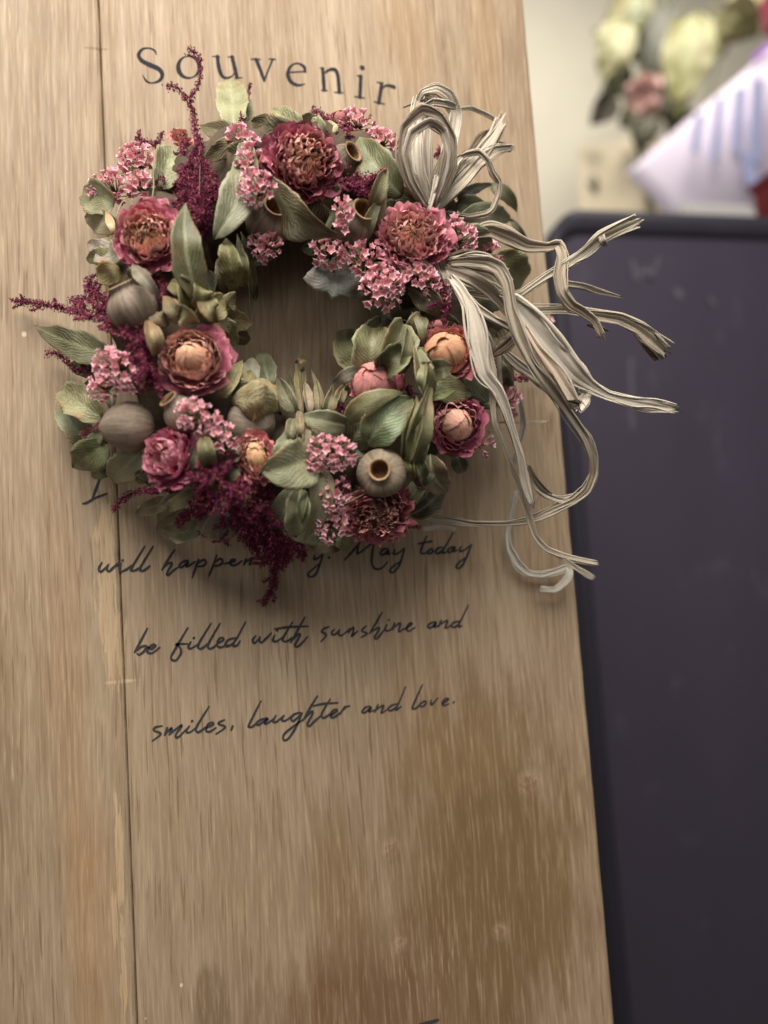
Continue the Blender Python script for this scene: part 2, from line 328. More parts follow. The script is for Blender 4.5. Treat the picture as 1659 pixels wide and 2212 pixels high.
LF = [[(328,273),(288,332)],[(296,318),(335,277),(365,268)],[(532,269),(490,285),(467,320),(495,321),(542,278),(525,316),(562,303)],[(597,263),(570,317)],[(575,308),(642,263),(625,326),(672,298)],[(762,249),(710,265),(679,295),(705,306),(757,263),(822,113)],[(762,255),(745,301),(787,273)],
 [(960,95),(885,265),(888,293),(915,282),(947,250)],[(977,229),(940,255),(945,273),(975,266),(992,235),(970,229)],[(1030,220),(1030,256),(1050,246),(1087,203)],[(1125,252),(1172,215),(1150,209),(1125,240),(1135,266),(1177,250)],dot(1216,238,7)]
LI = [[(158,298),(135,360),(108,432)],[(45,470),(75,462),(120,435),(200,404)]]
def arc(cx, cy, rx, ry, thick, thin, tilt=0.0, n=26):
    o = []
    for i in range(n + 1):
        a = 2 * math.pi * i / n
        o.append((cx + rx * math.cos(a), cy + ry * math.sin(a), thin + (thick - thin) * abs(math.cos(a + tilt)) ** 1.4))
    return o
LG = [[(379,266,8),(352,216,22),(292,193,14),(222,206,27),(182,266,40),(215,328,46),(300,374,50),(400,420,50),(440,482,45),(410,545,34),(332,572,16),(268,553,22),(228,488,8)],
 arc(729, 398, 116, 120, 48, 14, .3),
 [(1040,285,42),(1050,370,42),(1068,448,42),(1098,503,34),(1150,518,24),(1205,492,14),(1232,440,8)],[(1198,288,40),(1226,400,42),(1252,512,40)],[(985,284,8),(1020,284,15),(1058,290,20)],[(1152,290,8),(1185,288,14),(1216,294,20)],[(1238,520,18),(1275,516,14),(1312,514,8)]]
LH = [[(22,216,36),(60,310,36),(103,428,26)],[(188,216,17),(148,310,17),(104,428,20)],[(-32,212,9),(18,212,16),(66,216,9)],[(148,212,9),(186,212,15),(218,216,9)],
 [(345,346,12),(430,341,14),(512,336,14)],[(514,338,26),(500,286,30),(430,254,15),(366,288,26),(340,362,40),(370,438,38),(440,474,26),(512,462,8)],
 [(690,308,34),(698,410,36),(705,524,36)],[(662,300,8),(680,303,16),(696,310,20)],[(676,527,9),(706,527,14),(738,528,9)],[(700,362,12),(752,322,26),(812,318,34),(840,368,37),(850,450,37),(858,546,36)],[(806,545,9),(852,549,14),(898,553,9)],
 [(1072,384,36),(1069,490,36),(1064,594,36)],[(1034,378,8),(1058,381,16),(1080,386,20)],[(1010,589,9),(1062,596,14),(1112,604,9)],[(1083,296,44),(1092,302,44)],
 [(1282,458,34),(1268,560,36),(1254,652,36)],[(1234,444,8),(1262,450,16),(1290,460,22)],[(1204,640,9),(1256,652,14),(1312,664,9)],[(1282,512,12),(1322,480,20),(1368,480,30),(1408,494,36)]]
def lettering(parts, mat, label):
    V, F = [], []
    for p in parts: strokes_mesh(p, V, F)
    o = to_sign(link('lettering', mesh(V, F, smooth=False), mat)); o['label'] = label; return o
lettering([conv(480, 120, 600, LG, 5), conv(1000, 150, 650, LH, 5)], M_PRINT, 'grey spaced serif word Souvenir on a gentle arch')
lettering([conv(350, 2100, 900, LA, 5.2)], M_INK, 'handwritten words will happen'); lettering([conv(1150, 2050, 900, LB, 5.0)], M_INK, 'handwritten words May today')
lettering([conv(450, 2380, 800, LC, 5.2), conv(1150, 2350, 800, LD, 4.7)], M_INK, 'handwritten line be filled with sunshine and')
lettering([conv(550, 2680, 800, LE, 5.0), conv(1200, 2650, 800, LF, 4.6)], M_INK, 'handwritten line smiles, laughter and love')
lettering([conv(300, 1700, 1000, LI, 6.0)], M_INK, 'handwritten capital beside the lower left of the wreath')
lettering([[[(908, 2213, 7), (926, 2209, 9), (946, 2203, 6)]]], M_INK, 'top of a dark mark cut off by the bottom of the view')
# ------------------------------------------------------------------ what stands behind, out of focus
def Q(u, v, y): return P(u, v, -y)
wallm = plain('cream_wall', (.64, .595, .49), .8, .06, 6, .05)
wl = link('wall', mesh([(-.8, 2.6, -1.6), (4.4, 2.6, -1.6), (4.4, 2.6, 3.2), (-.8, 2.6, 3.2)], [(0, 1, 2, 3)], smooth=False), wallm); tag(wl, 'plain cream wall far behind the board', None, 'structure')
fl = link('floor', mesh([(-1.5, -1.5, -1.2), (4.4, -1.5, -1.2), (4.4, 2.6, -1.2), (-1.5, 2.6, -1.2)], [(0, 1, 2, 3)], smooth=False), plain('grey_floor', (.12, .11, .11), .6)); tag(fl, None, None, 'structure')
# dark bin with a rounded rim
def rounded(x0, x1, z0, z1, r, n=10):
    pts = [(x0, z0)]
    for k in range(n + 1):
        a = math.pi - math.pi / 2 * k / n; pts.append((x0 + r + r * math.cos(a), z1 - r + r * math.sin(a)))
    for k in range(n + 1):
        a = math.pi / 2 - math.pi / 2 * k / n; pts.append((x1 - r + r * math.cos(a), z1 - r + r * math.sin(a)))
    pts.append((x1, z0)); return pts
BY = .52
bl = Q(1196, 560, BY).x; bt = Q(1310, 458, BY).z; b0 = -1.2
def binmat():
    m, nt, bs, out = newmat('dark_plastic'); tc = nd(nt, 'ShaderNodeTexCoord'); ob = tc.outputs['Object']
    n = noise_n(nt, mapping(nt, ob, (7, 7, 3)), 1.0, 3)
    c = mixc(nt, n, (.038, .030, .050), (.060, .045, .074))
    sm_ = ramp(nt, noise_n(nt, mapping(nt, ob, (26, 20, 14), loc=(2, 0, 5)), 1.0, 3, .6), [(.62, 0.0), (.78, 1.0)])
    c = mixc(nt, math_n(nt, 'MULTIPLY', sm_, .22), c, (.16, .14, .18))
    nt.links.new(c, bs.inputs['Base Color']); bs.inputs['Roughness'].default_value = .5; return m
M_BIN = binmat(); M_RIM = plain('dark_rim', (.032, .029, .043), .5, .2, 20)
bin_ = empty('storage_bin', (bl + .35, BY + .2, b0)); tag(bin_, 'dark purple grey bin with a rounded rim standing behind the board', 'bin')
def prism(pts, y0, y1):
    n = len(pts); V = [(x, y0, z) for x, z in pts] + [(x, y1, z) for x, z in pts]
    F = [tuple(range(n)), tuple(range(2 * n - 1, n - 1, -1))] + [(i, i + n, (i + 1) % n + n, (i + 1) % n) for i in range(n)]
    return V, F
def put(o, root): o.parent = root; o.matrix_parent_inverse = Matrix.Translation(root.location).inverted(); return o
V, F = prism(rounded(bl + .008, bl + .70, b0, bt - .008, .04), BY + .006, BY + .4)
o = put(link('body', mesh(V, F, smooth=False), M_BIN), bin_)
a = rounded(bl, bl + .708, b0, bt, .048); b = rounded(bl + .012, bl + .696, b0, bt - .03, .034)
V = [(x, BY - .004, z) for x, z in a] + [(x, BY - .001, z) for x, z in b] + [(x, BY + .03, z) for x, z in a] + [(x, BY + .012, z) for x, z in b]; n = len(a); F = []
for i in range(n - 1): F += [(i, i + 1, n + i + 1, n + i), (2 * n + i, 2 * n + i + 1, i + 1, i), (n + i, n + i + 1, 3 * n + i + 1, 3 * n + i)]
put(link('rim', mesh(V, F), M_RIM), bin_)
# faint pale marks on the bin
M_PALE_MARK = plain('pale_mark', (.10, .088, .115), .7, .3, 90)
for q in (((1365, 560, 5), (1375, 610, 6), (1392, 565, 6), (1405, 605, 6), (1425, 555, 4)), ((1462, 622, 9), (1470, 645, 9)), ((1530, 640, 5), (1545, 660, 5)), ((1362, 770, 5), (1366, 930, 5))):
    V, F = [], []
    for i, (u, v, wd) in enumerate(q):
        for s_ in (-1, 1): V.append(Q(u + s_ * wd, v, BY + .0045 - .0))
    for i in range(len(q) - 1): F.append((2 * i, 2 * i + 1, 2 * i + 3, 2 * i + 2))
    put(link('pale_mark', mesh(V, F, smooth=False), M_PALE_MARK), bin_)
# ------------------------------------------------------------------ generators
def ring_h(u, v):
    d = math.hypot((u - 655) * 1.0, (v - 715) * 1.0)
    q = 1 - ((d - 300) / 205) ** 2
    return .016 + .046 * math.sqrt(q) if q > 0 else .016
def PH(u, v, dh=0.0): return P(u, v, ring_h(u, v) + dh)
WIDTH = {'lance': lambda t: math.sin(math.pi * t ** .78) ** .95, 'oval': lambda t: math.sin(math.pi * t ** .88) ** .72, 'round': lambda t: math.sin(math.pi * t ** .95) ** .52,
         'strip': lambda t: .35 + .65 * math.sin(math.pi * t) ** .5, 'fan': lambda t: .12 + .88 * t ** .75, 'broad': lambda t: math.sin(math.pi * t ** .62) ** .85}
_ls = [0]
def leaf_mesh(base, tip, wd, kind='oval', col=(.13, .15, .08), edge=None, rib=None, lat=0.0, lift=.008, roll=0.0, twist=0.0, fold=0.0, cup=0.0, wave=0.0, crinkle=0.0, tcurl=0.0, ns=10, nt=16, absolute=False):
    """a leaf from a stalk end to a tip (u, v, dh), wd its full width on the measuring grid"""
    _ls[0] += 1; sd = _ls[0] * 3.17
    f = (lambda q: P(q[0], q[1], q[2])) if absolute else (lambda q: PH(*q))
    B, T = f(base), f(tip); px = PX((base[0] + tip[0]) / 2, (base[1] + tip[1]) / 2, .05); hw0 = .9 * wd * px / 2
    mid = (B + T) / 2; n0 = (CAM - mid).normalized(); ax = (T - B).normalized(); side0 = ax.cross(n0).normalized()
    ctrl = mid + side0 * (lat * px) + n0 * lift; ctrl = ctrl * 2 - mid
    L = (T - B).length; V = []; U = []; C = []
    k_ = min(1.0, .92 * (max(col) / .36) ** .62); col = (col[0] * 1.12 * k_, col[1] * 1.05 * k_, col[2] * .86 * k_)
    edge = edge or mix(col, (.42, .39, .25), .45); rib = rib or mix(col, (.45, .45, .27), .5)
    for i in range(nt + 1):
        t = i / nt; c = B * (1 - t) ** 2 + ctrl * 2 * t * (1 - t) + T * t * t
        tg = ((ctrl - B) * (2 * (1 - t)) + (T - ctrl) * (2 * t)).normalized()
        sd0 = tg.cross(n0).normalized(); nn = sd0.cross(tg).normalized()
        R = Matrix.Rotation(math.radians(roll + twist * (t - .5)), 3, tg); sd1 = R @ sd0; nn = R @ nn
        c = c + nn * (tcurl * t ** 3 * L)
        hw = hw0 * max(.015, WIDTH[kind](t)) * (1 + .13 * noise.noise(Vector((t * 5, sd, 1))))
        for j in range(ns + 1):
            s = -1 + 2 * j / ns; a = abs(s)
            rag = 1 + (.11 * noise.noise(Vector((t * 13, sd, s * 3))) if a > .75 else 0)
            p = c + sd1 * (s * hw * rag * math.cos(math.radians(fold) * .8)) + nn * (a * hw * math.sin(math.radians(fold + 9)) + cup * hw * s * s)
            if wave: p += nn * (wave * hw * a ** 1.6 * math.sin(t * 9 + sd + (1.9 if s > 0 else 0)))
            p += nn * (hw0 * (.14 + .16 * a) * (N3(c + sd0 * (s * hw), 62, sd + 2) + .6 * N3(c + sd0 * (s * hw), 170, sd + 3)))
            if kind == 'fan': p += nn * (.10 * hw * math.sin(s * 13 + sd) * t) + tg * (L * t * (-.16 * s * s + .04 * math.sin(s * 9 + sd)))
            if crinkle:
                q = c + sd0 * (s * hw)
                p += nn * (crinkle * hw * (N3(q, 85, sd) + .55 * N3(q, 210, sd))) + sd1 * (crinkle * .4 * hw * N3(q, 120, sd + 5))
            V.append(p); U.append((j / ns, t))
            k = .5 + 1.1 * N3(c + sd0 * (s * hw), 75, sd) + .5 * N3(c + sd0 * (s * hw), 260, sd)
            cc = mix(mix(col, (col[0] * .66, col[1] * .60, col[2] * .58), .8), mix(col, edge, .5), k)
            cc = mix(cc, edge, .75 * sm(.86, 1.0, a) + .35 * sm(.9, 1, t)); cc = mix(cc, rib, .8 * (1 - sm(.03, .13, a)) * (1 - .6 * t))
            br = N3(c + sd0 * (s * hw), 95, sd + 20) + .5 * a + .25 * t
            cc = mix(cc, (cc[0] * .8 + .035, cc[1] * .52 + .012, cc[2] * .42), .55 * sm(.66, .9, br))      # browned margins and spots
            C.append(cc)
    return mesh(V, grid_faces(nt + 1, ns + 1), C, U)
def leaf(parent, base, tip, wd, kind='oval', col=(.13, .15, .08), name='leaf', label=None, mat=None, thick=.00013, **kw):
    me = leaf_mesh(base, tip, wd, kind, col, **kw)
    o = link(name, me, mat or (M_BRACT if kw.get('crinkle', 0) > .15 else M_LEAF), parent)
    md = o.modifiers.new('thickness', 'SOLIDIFY'); md.thickness = thick; md.offset = 0
    if label: o['label'] = label
    return o
# ---- ribbons of raffia
def raffia(parent, pts, col, pale=None, fold=.24, roll0=0, roll1=0, name='raffia_strand', label=None, sub=5, seed=None, ragged=False):
    """pts: (u, v, h, width); a creased ribbon through them"""
    _ls[0] += 1; sd = seed if seed is not None else _ls[0] * 2.3
    q = catmull([tuple(p) for p in pts], sub); lin = [tuple(x + (y - x) * k / sub for x, y in zip(a, b)) for a, b in zip(pts[:-1], pts[1:]) for k in range(sub)] + [tuple(pts[-1])]
    q = [tuple(.42 * x + .58 * y for x, y in zip(a, b)) for a, b in zip(q, lin)]      # dry raffia kinks rather than curves
    n = len(q); V = []; U = []; C = []; ns = 12; pale = pale or mix(col, (.7, .66, .58), .5)
    cs = [P(a[0], a[1], a[2]) for a in q]; dist = 0.0
    for i in range(n):
        tg = (cs[min(i + 1, n - 1)] - cs[max(i - 1, 0)]).normalized(); n0 = (CAM - cs[i]).normalized()
        sd0 = tg.cross(n0).normalized(); nn = sd0.cross(tg).normalized(); t = i / (n - 1)
        if i: dist += (cs[i] - cs[i - 1]).length
        ang = roll0 + (roll1 - roll0) * t + 46 * noise.noise(Vector((dist * 26, sd, 0)))
        R = Matrix.Rotation(math.radians(ang), 3, tg); s1 = R @ sd0; n1 = R @ nn
        hw = .9 * q[i][3] * PX(q[i][0], q[i][1], q[i][2]) / 2 * (1 + .26 * noise.noise(Vector((dist * 60, sd, 4))))
        ph = 1.6 * noise.noise(Vector((dist * 20, sd, 9)))
        for j in range(ns + 1):
            s = -1 + 2 * j / ns
            cr = .55 * math.sin(sd * 3 + ph); zz = hw * (fold * 1.5 * abs(s - cr) + .09 * math.sin(s * 7 + sd + ph * 2) + .05 * math.sin(s * 15 + sd * 2 - ph))
            dd = tg * (((.011 if ragged else .004) * noise.noise(Vector((j * 1.37, sd, 2)))) if i in (0, n - 1) else 0)
            V.append(cs[i] + s1 * (s * hw) + n1 * zz + dd); U.append((j / ns, dist * 22))
            k = .45 + 1.1 * noise.noise(Vector((j * .33 + sd, dist * 24, sd))) + .35 * noise.noise(Vector((j * 1.1 + sd, dist * 40, sd + 4)))
            C.append(mix(col, pale, k))
    F = grid_faces(n, ns + 1)
    for e in range(4):                                                  # fibres splitting from the edges
        o = len(V); sg = -1 if e % 2 else 1; ph0 = sd * (2 + e)
        for i in range(n):
            tg = (cs[min(i + 1, n - 1)] - cs[max(i - 1, 0)]).normalized(); n0 = (CAM - cs[i]).normalized(); sd0 = tg.cross(n0).normalized()
            hw = q[i][3] * PX(q[i][0], q[i][1], q[i][2]) / 2; off = sg * hw * (.85 + (.65 + .5 * (e > 1)) * noise.noise(Vector((i * .11, ph0, 1)))); fw = (hw * .11 + .00014) * (1 if e < 2 else .6)
            for k_ in (-1, 1): V.append(cs[i] + sd0 * (off + k_ * fw) + n0 * (hw * (.25 + .5 * noise.noise(Vector((i * .13, ph0, 5)))) + k_ * fw * .5)); U.append((.2 + .1 * k_, i * .15)); C.append(mix(col, pale, .75 if e else .25))
        F += grid_faces(n, 2, o)
    o = link(name, mesh(V, F, C, U), M_RAFFIA, parent)
    md = o.modifiers.new('thickness', 'SOLIDIFY'); md.thickness = .00028; md.offset = 0
    if label: o['label'] = label
    return o
# ---- roses
def basis(n):
    e1 = (RIGHT - n * RIGHT.dot(n)).normalized(); return e1, n.cross(e1)
def rose(parent, u, v, R, dh, axis, stops, n=30, bud=0.0, budcol=None, ruffle=1.0, edge=None, tall=1.0, squash=(1, 1, 0), bias=(0, 0), label=None, inner=.10, dark=.32, closed=0.0, outer_edge=.35):
    """stops: petal colours from the heart outwards; bud: radius of a closed heart (share of R)"""
    _ls[0] += 1; sd = _ls[0] * 1.37; rnd = random.Random(_ls[0])
    dusty = lambda c_: mix(c_, (.46, .27, .29), .20)
    stops = [dusty(s_) for s_ in stops]; budcol = mix(budcol, (.60, .34, .29), .32) if budcol else None
    c = PH(u, v, dh); ax = DIR(*axis); e1, e2 = basis(ax); R = R * PX(u, v, ring_h(u, v) + dh)
    ca, sa = math.cos(squash[2]), math.sin(squash[2])
    def W(rho, phi, z):
        x, y = rho * math.cos(phi), rho * math.sin(phi)
        a, b = (x * ca + y * sa) * squash[0], (-x * sa + y * ca) * squash[1]
        return c + e1 * (a * ca - b * sa) + e2 * (a * sa + b * ca) + ax * z
    def colr(t):
        t = max(0, min(.9999, t)) * (len(stops) - 1); i = int(t); return mix(stops[i], stops[i + 1], t - i)
    # heart (the rose's own mesh): receptacle and packed inner folds
    V, C, U = [], [], []; na, nb = 12, 18; rb = R * (bud * .9 if bud else .20); zc = -R * .34 if not bud else R * .02
    for i in range(na + 1):
        th = math.pi * i / na
        for j in range(nb):
            ph = 2 * math.pi * j / nb
            wv = 1 + .10 * math.sin(ph * 5 + th * 3 + sd) * math.sin(th)
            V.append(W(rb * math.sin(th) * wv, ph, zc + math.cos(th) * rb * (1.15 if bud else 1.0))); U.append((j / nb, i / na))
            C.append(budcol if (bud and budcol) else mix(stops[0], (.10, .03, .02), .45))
    core = link('rose', mesh(V, grid_faces(na + 1, nb, 0, True), C, U), M_PETAL, parent)
    if label: core['label'] = label
    def petal(phi, om, rho_b, rho_t, zb, zt, tcurl, ru, col0, col1, ecol, bulge=.0, close=None, es=1.0, ns=16, nt=11):
        V, C, U, F = [], [], [], []; k1 = rnd.uniform(0, 9)
        ton = rnd.uniform(.92, 1.34); col0 = tuple(x * ton for x in col0); col1 = tuple(x * ton for x in col1)
        for lay in range(1 if close is not None else 2):              # a dried petal lies in two crumpled folds
            o = len(V); kk = k1 + lay * 4.3; r_in = lay * R * .055
            for i in range(nt + 1):
                t = i / nt
                for j in range(ns + 1):
                    s = -1 + 2 * j / ns
                    if close is not None:                           # a petal wrapped over a bud
                        th = math.pi * (.98 - (.98 - close) * t); rr = rho_t * math.sin(th) * (1 + .035 * s + .02 * k1 / 9); z = zb - math.cos(math.pi - th) * rho_t * 1.18 * tall
                        a = phi + s * om * (1 - .25 * t); rr += R * .02 * ru * noise.noise(Vector((s * 3, t * 4, kk)))
                    else:
                        ss = s * (1 - .18 * lay); rr = rho_b + (rho_t - r_in - rho_b) * (1 - (1 - t) ** 1.8) + bulge * math.sin(math.pi * t)
                        z = zb + (zt - lay * R * .05 - zb) * t ** 1.1
                        q = max(0, (t - .62) / .38)
                        rr += tcurl * R * .15 * q * q; z -= abs(tcurl) * R * .10 * q * q * (1 if tcurl > 0 else .3)
                        z -= R * .10 * ss * ss * t; a = phi + ss * om * (.6 + .4 * math.sin(math.pi * (.15 + .6 * t))) + lay * .12
                        rr *= 1 + .05 * s
                        am = ru * R * t * t
                        rr += am * (.06 * math.sin(s * 5.5 + kk) + .10 * noise.noise(Vector((s * 3.1, t * 2, kk))) + .075 * noise.noise(Vector((s * 7.5, t * 5, kk))))
                        z += am * (.11 * noise.noise(Vector((s * 4.0 + 5, t * 3, kk))) + .085 * noise.noise(Vector((s * 9, t * 6, kk + 3))))
                    V.append(W(rr, a, z)); U.append((j / ns * .35 + k1, t * .5 + k1))
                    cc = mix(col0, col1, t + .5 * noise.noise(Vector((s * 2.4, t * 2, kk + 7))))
                    cc = mix(cc, ecol, (sm(.80, 1.0, t) * .85 + sm(.88, 1, abs(s)) * .35 * t) * es * (.6 + .8 * noise.noise(Vector((s * 5, 3, kk)))))
                    C.append(cc)
            F += grid_faces(nt + 1, ns + 1, o)
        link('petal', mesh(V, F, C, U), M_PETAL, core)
    if bud:
        for k in range(5):
            petal(k * 2.399 + sd, 1.15, 0, rb * (1.04 + .03 * k), zc, 0, 0, .8, mix(budcol, stops[0], .25), budcol, mix(budcol, stops[min(1, len(stops) - 1)], .7), close=.04 + .09 * (k % 3))
    for k in range(n):
        t = (k + .5) / n; phi = k * 2.39996 + rnd.uniform(-.5, .5)
        r0 = max(inner, bud * 1.0); rt = R * (r0 + (1.0 - r0) * t ** .85)
        rt *= (1 + rnd.uniform(-.12, .10)) * (1 + bias[0] * math.cos(phi) + bias[1] * math.sin(phi))
        zt = R * tall * (.26 + .10 * math.sin(math.pi * min(1, t * 1.4)) - .42 * t ** 2.2 + rnd.uniform(-.07, .07)); zb = -R * .5
        om = (1.05 - .25 * t) if not bud else (.98 - .12 * t)
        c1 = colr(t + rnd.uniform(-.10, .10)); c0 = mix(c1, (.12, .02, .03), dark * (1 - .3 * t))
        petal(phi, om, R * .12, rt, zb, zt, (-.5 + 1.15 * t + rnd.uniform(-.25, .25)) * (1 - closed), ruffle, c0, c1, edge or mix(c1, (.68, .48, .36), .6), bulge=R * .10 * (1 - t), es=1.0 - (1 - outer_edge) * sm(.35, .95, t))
    return core
# ---- gum nuts
def pod(parent, u, v, Rp, dh, axis, length=1.25, neck=.52, mouth=True, col=(.17, .125, .09), label=None, lip=1.08, streak=1.0):
    _ls[0] += 1; sd = _ls[0]; c = PH(u, v, dh); ax = DIR(*axis); e1, e2 = basis(ax); R = Rp * PX(u, v, ring_h(u, v) + dh)
    if mouth: prof = [(.02, -1.0), (.30, -.96), (.58, -.82), (.82, -.55), (.96, -.2), (1.0, .1), (.95, .36), (.82, .58), (.68, .72), (neck + .06, .82), (neck, .90), (neck * .99, .98), (neck * lip, 1.06), (neck * lip * 1.01, 1.10), (neck * lip * .97, 1.12)]
    else: prof = [(.02, -1.06), (.14, -1.02), (.36, -.92), (.64, -.72), (.88, -.4), (1.0, 0), (.97, .32), (.84, .62), (.6, .85), (.34, .96), (.02, 1.0)]
    nb = 36
    def lathe(pr, colf, amp=.02):
        V, C, U = [], [], []
        for i, (r, z) in enumerate(pr):
            for j in range(nb):
                a = 2 * math.pi * j / nb; d = Vector((math.cos(a), math.sin(a), z)); rr = r * (1 + amp * 2.2 * noise.noise(d * 1.6 + Vector((sd, 0, 0))) + amp * .35 * noise.noise(Vector((math.cos(a) * 9, math.sin(a) * 9, z * .8 + sd))))
                V.append(c + e1 * (rr * R * math.cos(a)) + e2 * (rr * R * math.sin(a)) + ax * (z * R * length / 1.25)); U.append((j / nb if j < nb / 2 else 1 - j / nb, i / len(pr) * .8)); C.append(colf(a, z, d))
        return mesh(V, grid_faces(len(pr), nb, 0, True), C, U)
    def cf(a, z, d):
        k = .5 + .7 * noise.noise(d * 1.5 + Vector((sd, 3, 0))); g = mix(tuple(x * .75 for x in col), mix(col, (.29, .235, .175), .6), k)
        return g
    body = link('seed_pod', lathe(prof, cf), M_POD, parent)
    if label: body['label'] = label
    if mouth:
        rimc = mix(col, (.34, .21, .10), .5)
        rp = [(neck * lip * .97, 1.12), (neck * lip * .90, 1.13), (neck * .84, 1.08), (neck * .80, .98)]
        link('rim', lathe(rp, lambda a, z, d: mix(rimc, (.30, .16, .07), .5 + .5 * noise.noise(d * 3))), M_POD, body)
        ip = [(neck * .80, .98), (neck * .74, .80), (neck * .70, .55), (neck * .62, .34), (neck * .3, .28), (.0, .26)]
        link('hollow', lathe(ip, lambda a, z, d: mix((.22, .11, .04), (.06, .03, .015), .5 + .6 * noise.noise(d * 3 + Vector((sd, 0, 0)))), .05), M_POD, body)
    return body
# ---- statice: papery cup-shaped florets
def floret_mesh(seed):
    rnd = random.Random(seed); V = [(0, 0, .30)]; C = [(.72, .52, .22)]; rings = [(.16, -.55, 10), (.30, .05, 10), (.62, .50, 10), (1.0, .86, 10)]
    F = []
    inner = [(.17, .30), (.48, .46)]
    pink = mix((.90, .46, .54), (.85, .40, .51), rnd.random())
    ph = rnd.uniform(0, 6)
    for r, z, n in rings:
        for j in range(n):
            a = ph + 2 * math.pi * j / n; star = 1.0 if j % 2 == 0 else (.60 if r == 1.0 else .86)
            zz = z + (.12 if (j % 2 == 0 and r == 1.0) else 0) + rnd.uniform(-.05, .05)
            rr = r * star * rnd.uniform(.90, 1.12); V.append((rr * math.cos(a), rr * math.sin(a), zz))
            C.append((.33, .27, .13) if r < .2 else mix(pink, (.78, .48, .46), .45) if r < .5 else pink if r < .9 else mix((.97, .82, .82), pink, .1 if j % 2 == 0 else .45))
    for i in range(3):
        for j in range(10):
            k = (j + 1) % 10; F.append((1 + i * 10 + j, 1 + i * 10 + k, 1 + (i + 1) * 10 + k, 1 + (i + 1) * 10 + j))
    # inner wall of the cup, just inside the outer one
    o = len(V)
    for r, z in inner:
        for j in range(10):
            a = ph + 2 * math.pi * j / 10; rr = r * (1 if j % 2 == 0 else .84); V.append((rr * math.cos(a), rr * math.sin(a), z + .08)); C.append(mix((.62, .16, .25), pink, .5) if r > .3 else (.74, .50, .34))
    for j in range(10):
        k = (j + 1) % 10; F.append((o + j, o + k, o + 10 + k, o + 10 + j)); F.append((0, o + j, o + k)); F.append((o + 10 + j, o + 10 + k, 31 + k, 31 + j))
    return V, F, C
FLOR = []
for sdd in range(8):
    V, F, C = floret_mesh(sdd + 3)
    if sdd in (5, 6): V = [(x * (.62 if z > .3 else 1), y * (.62 if z > .3 else 1), z * 1.15) for x, y, z in V]      # still closed
    if sdd == 7: V = [(x * .8 + .12 * math.sin(9 * y), y * .7, z * .85) for x, y, z in V]; C = [mix(c_, (.50, .30, .20), .55) for c_ in C]   # withered
    me = mesh(V, F, C, smooth=False, name='floret'); me.materials.append(M_FLORET); FLOR.append((me, V, F, C))
_fl = [0]; FL_MAX = 300
